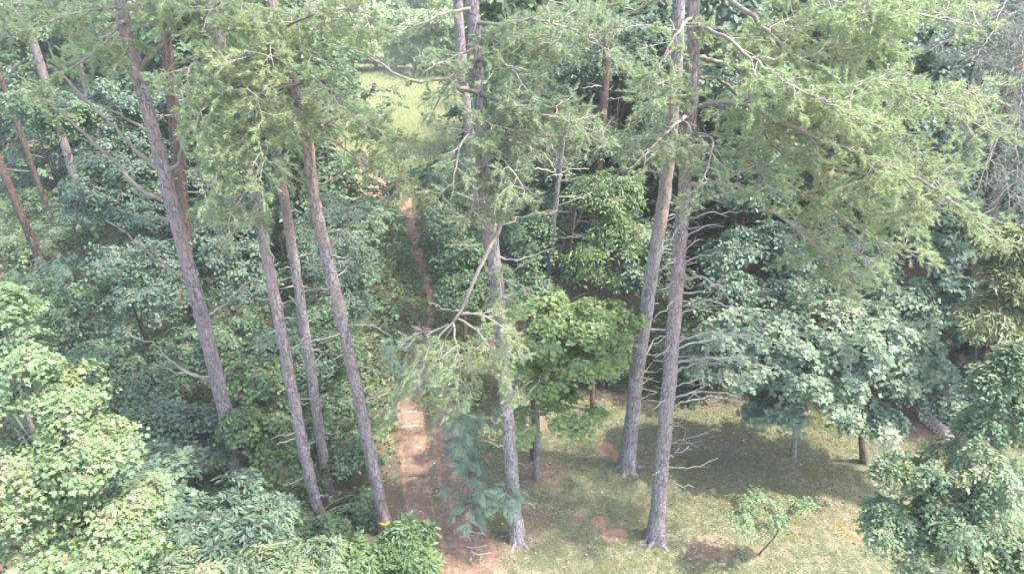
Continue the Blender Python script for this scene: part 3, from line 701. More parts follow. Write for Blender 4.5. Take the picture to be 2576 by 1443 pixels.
# --- boughs of the pine at right of the lawn (long drooping sprays to the right)
B('g', [(1745, 258), (1864, 262, -.3), (1949, 300, -.5), (2054, 350, -.7), (2199, 400, -.9), (2360, 480, -1.0), (2505, 595, -1.0)], .06, L2=1.5, t0=.3, gap=.12)
B('g', [(1745, -60), (1874, 25, -.2), (1929, 82, -.3), (2014, 148, -.5), (2200, 210, -.6), (2370, 270, -.6), (2510, 340, -.5)], .06, L2=1.5, t0=.2, gap=.12)
B('g', [(1745, -150), (1900, -60, -.3), (2080, 0, -.5), (2280, 30, -.6), (2460, 65, -.6)], .055, L2=1.3, t0=.2, gap=.12)
B('g', [(1742, 375), (1835, 385, .1), (1950, 445, .2), (2080, 520, .3), (2200, 600, .4), (2330, 640, .5)], .055, L2=1.4, t0=.3, gap=.13)
B('g', [(1738, 465), (1850, 468, -.2), (1935, 525, -.3), (2000, 570, -.4), (2070, 640, -.5), (2160, 740, -.6)], .05, L2=1.25, t0=.33, gap=.13)
B('g', [(1745, 130), (1850, 170, .6), (2000, 240, 1.3), (2180, 330, 1.8), (2380, 420, 2.2)], .055, L2=1.5, t0=.25, gap=.13)
B('g', [(1745, 60), (1830, 100, -.9), (1950, 190, -1.7), (2080, 260, -2.1), (2220, 330, -2.3)], .045, L2=1.2, t0=.25, gap=.13)
B('g', [(1745, 200), (1830, 215, .8), (1960, 380, 1.3), (2120, 470, 1.6), (2300, 560, 1.8)], .045, L2=1.3, t0=.3, gap=.13)
B('g', [(1735, 298), (1695, 318, -.5), (1640, 370, -.9), (1590, 425, -1.1)], .045, L2=.75, t0=.2, gap=.1, needle='needle_dull')
B('g', [(1740, 330), (1790, 350, -.7), (1780, 420, -1.1), (1745, 500, -1.3)], .035, L2=.6, t0=.25, gap=.1, needle='needle_dull')
B('g', [(1742, 30), (1700, 90, -.5), (1655, 180, -.8), (1630, 270, -1.0)], .04, L2=.8, t0=.2, gap=.12)
B('g', [(1742, -60), (1690, -20, .4), (1600, 30, .6), (1520, 60, .8)], .04, L2=.9, t0=.25, gap=.13)
B('f', [(1702, 120), (1640, 180, -.3), (1600, 230, -.4)], .035, L2=.7, t0=.2, needle='needle_dull')
# pale dead limbs of the same pine
for y, x1, y1, dy, r0, fk in [(505, 1850, 500, .1, .022, 3), (560, 1860, 540, -.2, .02, 3), (610, 1830, 570, .2, .02, 2), (660, 1840, 655, -.3, .018, 3), (700, 1870, 740, -.2, .022, 4), (735, 1850, 715, .2, .02, 3), (770, 1900, 775, -.2, .022, 4),
                              (800, 1830, 790, .3, .018, 2), (855, 1915, 842, -.15, .025, 4), (880, 1925, 820, .1, .024, 3), (920, 1955, 915, -.3, .025, 4), (945, 1870, 880, .25, .02, 3), (970, 1840, 960, -.2, .018, 3), (1005, 1840, 995, -.25, .02, 3), (1020, 1910, 1020, .1, .024, 3),
                              (1070, 1770, 1045, -.2, .018, 2), (1120, 1800, 1085, .2, .015, 2), (1145, 1770, 1135, -.3, .02, 3), (1175, 1815, 1168, -.1, .016, 2), (1215, 1760, 1218, -.2, .016, 2), (650, 1790, 610, -.3, .018, 2), (1190, 1715, 1245, -.4, .014, 1)]:
    xt = np.interp(y, [440, 600, 880, 1130, 1350], [1724, 1712, 1690, 1668, 1650])
    dz = rng.normal(0, .35); jy = rng.uniform(-22, 22); DL('g', [(xt, y), (xt*.55 + x1*.45, y*.5 + y1*.5 + rng.uniform(-22, 14), dy + dz*.6), (x1 + rng.uniform(-40, 20), y1 + jy, dy + dz)], r0*rng.uniform(.7, 1.1), forks=fk + 1, fl=.55)
for y, x1, y1, r0 in [(640, 1640, 690, .02), (560, 1660, 640, .016), (760, 1640, 800, .02), (700, 1655, 730, .018), (860, 1650, 900, .018), (1000, 1640, 1030, .015), (1180, 1640, 1195, .012)]:
    xt = np.interp(y, [440, 600, 880, 1130, 1350], [1724, 1712, 1690, 1668, 1650])
    DL('g', [(xt, y), (xt*.6 + x1*.4, (y+y1)/2, -.3), (x1, y1, -.5)], r0, forks=1)
stubs('g', 500, 1250, 22, .1, .3, None, .014)
stubs('f', 500, 1080, 26, .2, .6, 1, .016, .5)
stubs('f', 520, 1150, 8, .05, .16, None, .014)
# --- centre pine
B('e', [(1207, 240), (1170, 225, -.4), (1107, 200, -.8), (1032, 203, -1.0), (940, 150, -1.0), (852, 108, -.9)], .055, L2=.6, t0=.4, gap=.25, bare=.5, needle='needle_dull')
B('e', [(1207, 240), (1245, 247, -.4), (1340, 280, -.9), (1420, 300, -1.1), (1490, 330, -1.2)], .05, L2=1.0, t0=.3, gap=.15, bare=.35, needle='needle_dull')
B('e', [(1195, 120), (1160, 135, -.7), (1120, 155, -1.1), (1080, 175, -1.3)], .04, L2=.6, t0=.25, gap=.16, bare=.3, needle='needle_dull')
B('e', [(1200, 160), (1240, 150, -.6), (1300, 190, -1.0), (1340, 240, -1.2)], .04, L2=.9, t0=.2, gap=.14, needle='needle_dull')
B('e', [(1195, 60), (1260, 60, -.4), (1350, 50, -.7), (1450, 80, -.8), (1530, 130, -.8)], .045, L2=1.1, t0=.25, gap=.15, needle='needle_dull')
B('e', [(1192, 20), (1120, 30, -.5), (1060, 60, -.8), (980, 80, -.9)], .04, L2=.8, t0=.3, gap=.16, bare=.4, needle='needle_dull')
B('e', [(1190, -60), (1260, -40, .4), (1370, 0, .7), (1480, 20, .8)], .045, L2=1.1, t0=.25, gap=.15, needle='needle_dull')
B('e', [(1208, 280), (1180, 330, -.8), (1150, 400, -1.3), (1140, 480, -1.6)], .035, L2=.8, t0=.25, gap=.12, bare=.25, needle='needle_dull')
B('e', [(1212, 350), (1240, 380, -.8), (1290, 430, -1.3), (1330, 500, -1.5)], .035, L2=.85, t0=.2, gap=.12, bare=.25, needle='needle_dull')
B('e', [(1210, 320), (1280, 330, -.4), (1370, 340, -.7), (1450, 350, -.8)], .035, L2=.8, t0=.3, gap=.14, bare=.4, needle='needle_dull')
B('e', [(1215, 420), (1200, 450, -.6), (1190, 500, -1.0), (1180, 550, -1.2)], .03, L2=.6, t0=.2, gap=.12, needle='needle_dull')
B('e', [(1240, 640), (1250, 680, -.3), (1262, 740, -.5), (1268, 800, -.55)], .02, L2=.3, t0=.1, gap=.1, needle='needle_dull')
B('h', [(1170, 180), (1130, 210, .3), (1100, 260, .6), (1080, 300, .8)], .05, L2=.7, t0=.3, gap=.16, bare=.3, needle='needle_dull')
B('h', [(1172, 300), (1230, 330, .3), (1320, 360, .6), (1420, 330, .8)], .05, L2=1.2, t0=.3, gap=.16, bare=.4, needle='needle_dull')
# the broken bough: it hangs from the fork and ends in a fan of green sprays
root, base, full, r = PINES['e']
brk = [atY(1272, 510, 10.75), atY(1256, 575, 10.6), atY(1220, 645, 10.4), atY(1190, 710, 10.25), atY(1168, 765, 10.15), atY(1140, 810, 10.05)]
a = Acc(); pp = smoothpath([on('e', 1225, 540)[0], atY(1250, 528, 10.9), brk[0]], .08); tube(a, pp, np.linspace(.075, .055, len(pp)), 7, rough=.08); a.build('branch', [M['limb'], M['twig']], root, True, origin=base)
a = Acc(); pp = smoothpath(brk, .1, .006); tube(a, pp, np.linspace(.043, .026, len(pp)), 8, rough=.06); bb = a.build('broken_branch', M['limb_plain'], root, True, origin=base); bb['label'] = 'snapped bough hanging down, green needles at its tip'
def HB(lst, r0=.026, **kw): return add_bough(root, base, [atY(px, py, Y_) for px, py, Y_ in lst], r0, **kw)
HB([(1140, 810, 10.05), (1090, 860, 9.95), (1040, 930, 9.9), (1000, 1000, 9.9), (970, 1060, 9.95)], L2=.6, t0=.12, gap=.09, bare=.15, nl=.065)
HB([(1140, 810, 10.05), (1150, 870, 9.9), (1160, 950, 9.85), (1150, 1030, 9.9)], L2=.75, t0=.15, gap=.08, bare=.15, nl=.065)
HB([(1150, 800, 10.1), (1200, 830, 9.95), (1250, 900, 9.9), (1285, 980, 9.95)], L2=.6, t0=.15, gap=.08, bare=.15, nl=.065)
HB([(1160, 790, 10.1), (1210, 790, 10.0), (1270, 830, 9.95), (1310, 890, 10.0)], L2=.5, t0=.15, gap=.09, bare=.2, nl=.065)
HB([(1140, 815, 10.05), (1110, 870, 10.1), (1090, 940, 10.15), (1080, 1010, 10.2)], L2=.6, t0=.15, gap=.09, bare=.2, nl=.065)
HB([(1130, 815, 10.05), (1090, 830, 10.1), (1050, 840, 10.15), (1030, 870, 10.2)], L2=.35, t0=.2, gap=.12, bare=.7, nl=.065)
DL('e', [(1256, 800), (1200, 790, -.5), (1130, 780, -.9), (1080, 760, -1.1)], .02, forks=4)
DL('e', [(1222, 590), (1160, 545, .1), (1130, 530, .2)], .02, forks=2, mtl='limb'); DL('e', [(1222, 570), (1330, 545, .2), (1430, 530, .4)], .02, forks=5); DL('e', [(1240, 640), (1300, 655, .3), (1400, 620, .6)], .018, forks=4)
for y, x1, y1 in [(700, 1340, 650), (760, 1340, 720), (800, 1350, 770), (865, 1350, 800), (925, 1380, 870), (1040, 1350, 970), (1010, 1340, 955), (1050, 1240, 1062), (1090, 1340, 1075), (1120, 1220, 1110)]:
    xt = np.interp(y, [620, 860, 1150, 1352], [1240, 1262, 1284, 1300]); DL('e', [(xt, y), ((xt+x1)/2, (y+y1)/2 + 4, -.15), (x1, y1, -.2)], .016, forks=2)
stubs('e', 600, 1250, 12, .06, .2, None, .013)
# --- left group
root1 = PINES['a'][0]
DL('a', [(410, 520), (350, 470, -.2), (290, 410, -.3), (210, 330, -.4), (100, 240, -.5), (25, 165, -.5)], .045, forks=5, mtl='limb', fl=.2)
DL('a', [(388, 432), (330, 370, .2), (270, 300, .4), (210, 245, .5), (160, 190, .6), (108, 90, .6)], .04, forks=5, mtl='limb', fl=.2)
DL('a', [(370, 338), (300, 290, -.3), (230, 255, -.5)], .03, forks=2, mtl='limb'); DL('a', [(345, 215), (310, 175, .2), (280, 150, .3)], .03, forks=1, mtl='limb')
DL('a', [(465, 715), (390, 650, -.3), (320, 590, -.5), (270, 552, -.6)], .03, forks=4, mtl='limb', fl=.25)
DL('a', [(522, 962), (450, 920, -.3), (390, 870, -.5), (325, 840, -.6)], .03, forks=3); DL('a', [(520, 950), (440, 935, -.4), (390, 918, -.6)], .024, forks=2)
DL('a', [(500, 800), (560, 770, .3), (610, 720, .5), (655, 690, .6)], .028, forks=3, mtl='limb'); DL('a', [(425, 440), (450, 400, .3), (462, 270, .6), (430, 170, .8)], .035, forks=4)
DL('a', [(360, 185), (400, 125, -.1), (425, 68, -.2), (433, 10, -.3)], .05, forks=2, mtl='limb'); DL('a', [(385, 245), (430, 172, .3), (500, 140, .5), (560, 130, .6)], .035, forks=4, mtl='limb', fl=.25)
DL('a', [(420, 80), (470, 40, -.2), (525, 8, -.3)], .035, forks=2, mtl='limb')
stubs('a', 350, 1150, 16, .08, .35, None, .016)
B('a', [(322, 60), (300, 60, -.6), (240, 130, -1.2), (160, 190, -1.5), (85, 235, -1.6)], .035, L2=.6, t0=.25, gap=.11)
B('a', [(318, 20), (280, 20, -.5), (200, 30, -.9), (100, 60, -1.1), (20, 80, -1.2)], .035, L2=.7, t0=.25, gap=.13)
B('a', [(315, 0), (360, 20, -.6), (420, 40, -1.0), (480, 60, -1.2)], .03, L2=.6, t0=.2, gap=.13)
B('a', [(325, 90), (330, 110, -.7), (310, 140, -1.1), (290, 165, -1.3)], .025, L2=.45, t0=.2, gap=.1)
B('a', [(312, -40), (230, -20, .4), (130, 0, .7), (40, 10, .9)], .04, L2=.9, t0=.25, gap=.14)
# masses in front of the three close trunks
B('b', [(590, 255), (560, 235, -.5), (520, 270, -.9), (480, 320, -1.1)], .035, L2=.8, t0=.2, gap=.11)
B('b', [(585, 240), (610, 215, -.7), (640, 240, -1.1), (660, 300, -1.3)], .035, L2=.8, t0=.2, gap=.11)
B('b', [(600, 310), (590, 350, -.7), (560, 420, -1.1), (520, 480, -1.3)], .035, L2=.7, t0=.2, gap=.11)
B('b', [(600, 300), (640, 330, -.8), (660, 400, -1.2), (650, 470, -1.4)], .03, L2=.7, t0=.2, gap=.11)
B('b', [(640, 480), (610, 490, -.6), (580, 540, -1.0), (570, 600, -1.1)], .028, L2=.5, t0=.2, gap=.12, bare=.4)
B('b', [(560, 120), (520, 130, -.4), (480, 170, -.7), (470, 230, -.9)], .03, L2=.7, t0=.2, gap=.13)
B('c', [(672, 255), (640, 180, -.5), (600, 150, -.8), (550, 140, -1.0)], .035, L2=.9, t0=.2, gap=.12)
B('c', [(665, 220), (700, 190, -.6), (740, 230, -1.0), (780, 270, -1.2)], .035, L2=.8, t0=.2, gap=.12)
B('c', [(672, 280), (700, 330, -.8), (720, 380, -1.2), (730, 440, -1.4)], .03, L2=.7, t0=.2, gap=.12)
B('c', [(650, 120), (620, 60, -.3), (560, 30, -.5), (490, 40, -.6)], .035, L2=.9, t0=.2, gap=.13)
B('d', [(752, 360), (800, 322, -.3), (858, 295, -.5), (930, 330, -.8), (1000, 400, -1.0), (1035, 480, -1.1)], .06, L2=.5, t0=.35, gap=.1)
B('d', [(762, 340), (830, 350, -.2), (900, 400, -.3), (960, 440, -.4), (1000, 450, -.4)], .035, L2=.6, t0=.35, gap=.12, bare=.4)
B('d', [(735, 210), (790, 200, -.5), (840, 250, -.9), (900, 300, -1.1), (960, 330, -1.2)], .04, L2=.55, t0=.25, gap=.13)
B('d', [(720, 160), (760, 130, -.5), (800, 150, -.8), (840, 170, -.9)], .03, L2=.7, t0=.2, gap=.12)
B('d', [(715, 130), (700, 100, -.6), (680, 120, -1.0), (690, 180, -1.2)], .03, L2=.65, t0=.2, gap=.12)
B('d', [(700, 80), (750, 50, -.4), (820, 30, -.7), (900, 20, -.8)], .035, L2=.8, t0=.25, gap=.13)
B('d', [(695, 50), (650, 20, .3), (580, 10, .5), (500, 20, .6)], .035, L2=.9, t0=.25, gap=.13)
DL('d', [(790, 470), (850, 440, .2), (900, 400, .4)], .02, forks=4, mtl='limb'); DL('d', [(820, 640), (880, 560, .3), (960, 525, .5)], .028, forks=3, mtl='limb'); DL('d', [(862, 295), (864, 330, -.5), (866, 400, -.5)], .02, forks=2)
DL('d', [(868, 825), (930, 815, -.3), (990, 850, -.5)], .022, forks=3); DL('d', [(855, 830), (800, 855, -.4), (740, 880, -.6)], .022, forks=3, mtl='limb'); DL('d', [(890, 920), (960, 935, -.2), (1000, 965, -.3)], .016, forks=3)
DL('d', [(765, 385), (800, 330, .1), (858, 295, .1)], .03, forks=2, mtl='limb'); DL('b', [(652, 545), (668, 600, -.6), (690, 660, -.9)], .02, forks=4, spread=1.0); DL('b', [(640, 490), (640, 560, -.7), (690, 620, -1.0)], .018, forks=4, spread=1.0)
DL('b', [(600, 265), (640, 280, -.7), (648, 320, -.8), (645, 375, -.85)], .028, forks=2)
stubs('b', 560, 1300, 26, .12, .5, None, .014); stubs('c', 560, 1180, 24, .12, .5, None, .014); stubs('d', 560, 1250, 22, .15, .6, None, .015)
for key, y0, y1, n in (('h', 500, 900, 6), ('i', 100, 800, 10), ('j', 380, 640, 6), ('k', 300, 520, 4), ('q', 60, 700, 26), ('p', 300, 600, 8), ('o', 500, 800, 8), ('n', 100, 400, 6)): stubs(key, y0, y1, int(n*1.5), .3, 1.4, None, .018, .2, 'dead' if key == 'q' else 'limb', 5)
# --- boughs of the trees farther back
for key, side, ys, ndl in (('i', 1, (0, 90, 180, 260), 'needle_dull'), ('i', -1, (20, 60), 'needle_dull'), ('l', 1, (-60, 0), 'needle_dull'), ('l', -1, (-40, 30), 'needle_dull'), ('m', 1, (-40, 10), 'needle_dull'), ('n', -1, (20, 90), 'needle_dull'), ('p', 1, (0, 100, 200), 'needle_dull'), ('p', -1, (60, 160), 'needle_dull'), ('q', 1, (-20, 80), 'needle_dull'), ('q', -1, (40, 130), 'needle_dull')):
    root, base, full, r = PINES[key]
    for yv in ys:
        z = atY(0, yv, base[1])[2]; i = int(np.argmin(np.abs(full[:, 2]-z))); p = full[i]; l = rng.uniform(1.8, 3.0); az = rng.uniform(-.8, .5)
        dv = np.array([side*math.cos(az), math.sin(az), 0]); add_bough(root, base, [p, p + dv*l*.5 + [0, 0, .1], p + dv*l + [0, 0, -.35]], .045, needle=ndl, L2=1.2, t0=.25, gap=.18, bare=.25, cones=0, n=20, nl=.07)
# grey drooping boughs of the conifer at the right edge
root, base, full, r = PINES['o']
for px, py, ex, ey, dy in [(2560, 60, 2330, 130, -1.5), (2560, 100, 2420, 300, -2.0), (2540, 180, 2400, 380, -1.2), (2545, 150, 2480, 420, -2.4), (2560, 60, 2560, 350, -2.6), (2520, 300, 2450, 500, -1.5), (2530, 260, 2560, 520, -2.0), (2540, 200, 2640, 420, -1.5), (2570, 20, 2440, 160, -2.4), (2570, 0, 2600, 250, -2.8), (2510, 400, 2540, 590, -1.4), (2570, -20, 2380, 40, -1.2), (2570, -60, 2500, 60, -2.6)]:
    s, rr = on('o', px, py); e = atY(ex, ey, base[1]+dy); mid = s*.5 + e*.5 + np.array([0, 0, .25])
    add_bough(root, base, [s, mid, e], .035, needle='needle_grey', L2=1.3, t0=.15, gap=.13, bare=.35, cones=0, droop=.9, n=22, nl=.07)
# the sprays that fill the boughs out into masses
def mass(keys, cx, cy, rx, ry, n, dy0=-1.2, dy1=.4, needle='needle', L2=.75, bare=.15, t0=.5, rise=(40, 120)):
    for i in range(n):
        key = keys[i % len(keys)]; a = rng.uniform(0, 6.28); q = math.sqrt(rng.random()); px = cx + math.cos(a)*rx*q; py = cy + math.sin(a)*ry*q
        root, base, full, r = PINES[key]; dy = rng.uniform(dy0, dy1); e = atY(px, py, base[1]+dy)
        dist = math.hypot(e[0]-base[0], dy); zt = e[2] + dist*rng.uniform(.05, .3); j = int(np.argmin(np.abs(full[:, 2]-zt))); st = full[j]
        if key in BP:
            allp = np.concatenate([b[int(len(b)*.15):] for b in BP[key]]); w_ = allp - e; dd = np.linalg.norm(w_*np.array([1, 1, 1.6]), axis=1) + np.where(allp[:, 2] < e[2]-.1, .6, 0) + np.where(np.linalg.norm(w_, axis=1) < .35, 2.0, 0)
            jj = int(np.argmin(dd))
            if dd[jj] < dist + .3: st = allp[jj]; dist = float(np.linalg.norm(st-e))
        mid = st*.45 + e*.55 + np.array([0, 0, .12*dist]) + rng.normal(0, .08, 3)
        add_bough(root, base, [st, mid, e], min(.012 + .006*dist, .028), needle=needle, L2=L2, t0=.2 if dist < 1.0 else (.35 if dist < 2 else .5), gap=.085, bare=bare)
mass('bcd', 640, 290, 190, 160, 20); mass('b', 560, 530, 80, 100, 5, bare=.3); mass('d', 960, 340, 75, 90, 4, L2=.5); mass('bc', 490, 70, 120, 60, 4); mass('bcd', 630, 120, 170, 80, 9); mass('d', 900, 70, 90, 50, 4, bare=.3); mass('cd', 740, 80, 130, 70, 5)
mass('e', 1220, 180, 110, 60, 4, needle='needle_dull'); mass('e', 1340, 320, 140, 70, 9, needle='needle_dull', bare=.3); mass('e', 1225, 400, 90, 150, 11, needle='needle_dull'); mass('e', 1390, 70, 150, 80, 9, needle='needle_dull')
mass('g', 2000, 90, 240, 100, 14, -1.5, 1.5, L2=1.0); mass('g', 2200, 260, 220, 110, 14, -1.5, 1.5, L2=1.0); mass('g', 2010, 380, 190, 130, 12, -1.5, 1.5, L2=1.0); mass('g', 2260, 500, 160, 80, 10, -1.3, 1.0, L2=1.0); mass('g', 2080, 630, 150, 90, 9, -1.0, 1.0, L2=.9, bare=.35); mass('g', 1670, 180, 60, 90, 3); mass('g', 1650, 390, 70, 60, 4, needle='needle_dull'); mass('g', 2250, 70, 180, 60, 5, -1.2, 1.2, L2=1.0)
mass('a', 240, 110, 110, 60, 4); mass('a', 60, 40, 90, 40, 3); mass('a', 420, 50, 70, 40, 2)
# rust-coloured dead needles on a bough and on the snapped branch
for (key, px, py, Yv) in (('g', 2085, 435, 10.4), ('e', 1068, 830, 10.05)):
    root, base, full, r = PINES[key]; c = atY(px, py, Yv); l = Acc(); k = 12 if key == 'g' else 3; q = c + rng.normal(0, .08 if key == 'g' else .03, (k, 3)); needles_at(l, q, rng.normal(0, 1, (k, 3)), .08, 24, .06)
    o = l.build('dead_needles', M['needle_dead'], root, origin=base); o['label'] = 'tuft of rust-brown dead needles'; o['kind'] = 'stuff'

a = Acc(); twigs_fast(a, TW[0], None, TW[1], rng.uniform(.004, .011, len(TW[0])), 0); tag(a.build('twig_litter', M['dead']), 'small fallen twigs scattered over lawn and path', 'twigs', kind='stuff')
# ------------------------------------------------------------------ broadleaf trees and shrubs
def gbase(px, Y_): p = atY(px, 700, Y_); return np.array([p[0], Y_, gz(p[0], Y_)])
def at_center(blobs):
    c = np.mean([b[0] for b in blobs], 0); return np.array([c[0], c[1], gz(c[0], c[1])])
def tree(label, blobs, leaf, ls, mtl, cat='tree', name='broadleaf_tree', base=None, group=None, **kw):
    bl = [blob(*b) for b in blobs]; return broadleaf(name, label, cat, at_center(bl) if base is None else base, bl, leaf, ls, mtl, group=group, **kw)
# bright maple, lower left
tree('bright lime-green maple filling the lower left corner', [(110, 1010, 8.8, 120, 150), (230, 1130, 8.6, 130, 100), (70, 1230, 8.2, 150, 150), (250, 1290, 8.2, 150, 110), (300, 1370, 7.9, 100, 80), (60, 1400, 7.8, 180, 110), (180, 1440, 7.6, 160, 80)], 'maple4', .082, 'maple_lime', cat='maple tree', name='maple_tree', trunk_r=.12, n_clump=26, n_spray=10, clump_r=.33, spray=.31, twigs=4, m=3, droop=.35)
tree('leafy branch tips of a pale green maple at the left edge above the bright maple', [(0, 790, 10.2, 60, 90), (-60, 880, 10.2, 90, 90)], 'maple4', .095, 'maple_lime', cat='maple tree', name='maple_tree', n_clump=14, n_spray=9, clump_r=.4, spray=.34, droop=.35)
# narrow-leaved shrubs along the bottom
tree('dull blue-green sumac thicket at the foot of the leaning pine', [(560, 1310, 9.7, 110, 75), (480, 1370, 9.2, 90, 70), (660, 1290, 10.1, 60, 50), (600, 1390, 8.9, 110, 60)], 'lance', .15, 'sumac', cat='shrub', name='sumac_shrub', n_clump=16, n_spray=11, clump_r=.4, spray=.3, twigs=4, m=4, droop=.6, bark='stem')
tree('dark teal shrub between the bright maple and the sumac', [(390, 1190, 10.5, 90, 90), (440, 1290, 9.8, 70, 70)], 'diam', .14, 'teal', cat='shrub', name='shrub', n_clump=18, n_spray=12, spray=.3, bark='stem')
tree('leafy cherry shrub below the marked pine, bottom edge', [(920, 1430, 9.7, 90, 35), (1025, 1350, 10.2, 40, 50), (860, 1450, 9.2, 110, 45), (1045, 1430, 9.6, 45, 50), (995, 1390, 9.9, 40, 35)], 'lance', .14, 'fresh', cat='shrub', name='cherry_shrub', n_clump=18, n_spray=11, clump_r=.4, spray=.3, twigs=4, m=4, droop=.5, bark='stem')
tree('low cherry shrub with pale leaves along the bottom edge, right of the bright maple', [(480, 1450, 8.3, 110, 50), (660, 1440, 8.4, 110, 50), (780, 1420, 8.9, 80, 45)], 'narrow', .12, 'elm', cat='shrub', name='cherry_shrub', n_clump=16, n_spray=10, clump_r=.4, spray=.3, twigs=4, m=4, droop=.5, bark='stem')
tree('vine-covered thicket round the feet of the three close pines', [(800, 1355, 10.6, 70, 40), (730, 1310, 10.9, 60, 45), (900, 1290, 12.0, 50, 50)], 'diam', .11, 'deep', cat='shrub', name='shrub', n_clump=18, n_spray=12, spray=.28, bark='stem')
# understory of the left wood
U = 'saplings crowding the left wood'
und = [
 ('dark green maple sapling left of the leaning pine, low in the shade', [(330, 960, 14.2, 110, 90), (250, 920, 14.8, 90, 70)], 'diam', .15, 'deep'),
 ('fresh green sapling between the leaning pine and the three close pines', [(645, 960, 13.6, 75, 75), (620, 1060, 13.0, 80, 70), (690, 1110, 12.6, 60, 70)], 'diam', .15, 'fresh'),
 ('teal sapling right beside the base of the leaning pine, on its left', [(430, 1060, 13.0, 90, 70), (480, 1130, 12.6, 70, 60)], 'diam', .15, 'teal'),
 ('deep green thicket between the bright maple and the leaning pine', [(300, 1080, 12.6, 80, 60), (220, 1010, 13.4, 80, 60)], 'diam', .14, 'deep'),
 ('glossy dark sapling midway up left, under the long bare limbs', [(300, 680, 17.0, 150, 90), (400, 760, 16.6, 100, 80)], 'diam', .14, 'teal'),
 ('dusky sapling above the bright maple by the left edge', [(190, 770, 17.0, 110, 80), (60, 760, 17.6, 90, 50)], 'diam', .14, 'deep'),
 ('teal tree at left edge under the corner pines', [(70, 275, 21, 120, 60), (180, 300, 21, 70, 50)], 'diam', .15, 'deep'),
 ('glossy-leaved tree behind the upper trunk of the leaning pine', [(260, 300, 22, 120, 80), (360, 270, 22.5, 90, 70), (300, 400, 21, 120, 70)], 'diam', .16, 'teal'),
 ('dark sapling left of the leaning pine where its long limbs spring', [(250, 520, 20, 90, 80), (340, 520, 19.5, 90, 80)], 'diam', .15, 'teal'),
 ('dark sapling behind the three close pines at mid height', [(560, 640, 18.5, 110, 90), (630, 740, 17.6, 90, 80), (520, 560, 19.5, 90, 70)], 'diam', .14, 'teal'),
 ('broad sapling right of the marked pine with pale drooping sprays', [(865, 690, 18.6, 80, 70), (830, 620, 19.6, 90, 70), (890, 760, 18.0, 55, 50)], 'lance', .17, 'sumac'),
 ('evergreen-looking sapling reaching toward the path below the clearing', [(820, 545, 22, 100, 45), (890, 525, 22, 60, 16)], 'lance', .18, 'teal'),
 ('low dark shrub left of the path behind the marked pine', [(850, 870, 16.4, 60, 50), (790, 820, 17, 70, 60)], 'diam', .13, 'deep'),
 ('weedy shrub right of the marked pine along the path', [(840, 1020, 14.2, 55, 55), (880, 1140, 13.0, 50, 50)], 'diam', .12, 'deep'),
 ('shaded shrub between the slim pines near the ground', [(700, 880, 15.2, 80, 70), (760, 960, 14.4, 60, 70)], 'diam', .13, 'teal'),
 ('dark shrub right under the leaning pine halfway down', [(560, 860, 15.4, 80, 70), (470, 880, 15.4, 80, 60)], 'diam', .14, 'deep'),
 ('shrub among the feet of the slim pines, left side', [(720, 1220, 11.9, 50, 50), (655, 1210, 11.8, 50, 45)], 'diam', .13, 'fresh'),
 ('leaf mass between the leaning pine and the slim pines, upper part', [(520, 420, 22, 90, 80), (480, 300, 24, 90, 80)], 'diam', .16, 'wood_leaf'),
 ('leafy tree between the slim pines near the clearing', [(650, 480, 23, 90, 80), (760, 500, 25, 60, 60)], 'lance', .18, 'teal'),
 ('pale understory patch by the left edge, midway up', [(110, 600, 27, 120, 50), (20, 600, 27, 90, 45), (180, 560, 29, 90, 45), (60, 520, 31, 120, 45)], 'diam', .13, 'deep'),
]
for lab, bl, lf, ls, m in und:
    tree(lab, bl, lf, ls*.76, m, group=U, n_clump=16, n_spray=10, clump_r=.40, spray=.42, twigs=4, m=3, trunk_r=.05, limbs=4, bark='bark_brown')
# centre and right
tree('layered yellow-green maple beside the centre pine on the lawn edge', [(1440, 845, 12.9, 140, 50), (1515, 800, 13.2, 90, 35), (1410, 945, 12.6, 130, 50), (1410, 1040, 12.3, 120, 35), (1370, 790, 13.4, 80, 40), (1500, 900, 12.7, 80, 40), (1350, 900, 12.8, 60, 50)], 'maple4', .105, 'maple_mid', cat='maple tree', name='maple_tree', base=G(1350, 1195), trunk_r=.075, n_clump=15, n_spray=9, clump_r=.34, spray=.30, twigs=4, m=3, droop=.2, flat=1.3, trunk_path=[G(1350, 1200), atY(1352, 1050, 13.3), atY(1346, 900, 13.3), atY(1345, 780, 13.3)])
tree('silvery green maple on the lawn, left of the two small ones', [(1880, 920, 13.4, 120, 70), (2000, 900, 13.3, 110, 80), (1955, 1020, 13.3, 80, 40), (1850, 830, 14.2, 110, 60), (2040, 910, 13.3, 100, 70), (1790, 880, 14.2, 80, 60), (1970, 830, 14.0, 120, 50)], 'maple4', .13, 'maple_grey', cat='maple tree', name='maple_tree', base=G(1995, 1145), trunk_r=.065, n_clump=15, n_spray=10, clump_r=.38, spray=.34, m=3, droop=.35, trunk_path=[G(1996, 1148), atY(2000, 1080, 14.0), atY(1998, 980, 13.9), atY(1990, 880, 13.8)])
tree('silvery green maple with the darker trunk, right of the two small ones', [(2170, 880, 13.2, 130, 80), (2270, 930, 13.1, 90, 60), (2130, 970, 12.9, 110, 60), (2170, 1040, 12.8, 70, 45), (2080, 820, 13.8, 130, 60), (2220, 820, 13.8, 120, 55), (2310, 900, 13.3, 70, 55)], 'maple4', .13, 'maple_grey', cat='maple tree', name='maple_tree', base=G(2172, 1165), trunk_r=.09, bark='bark_brown', n_clump=15, n_spray=10, clump_r=.38, spray=.34, m=3, droop=.35, trunk_path=[G(2175, 1165), atY(2165, 1090, 13.7), atY(2160, 1000, 13.6), atY(2165, 880, 13.5)])
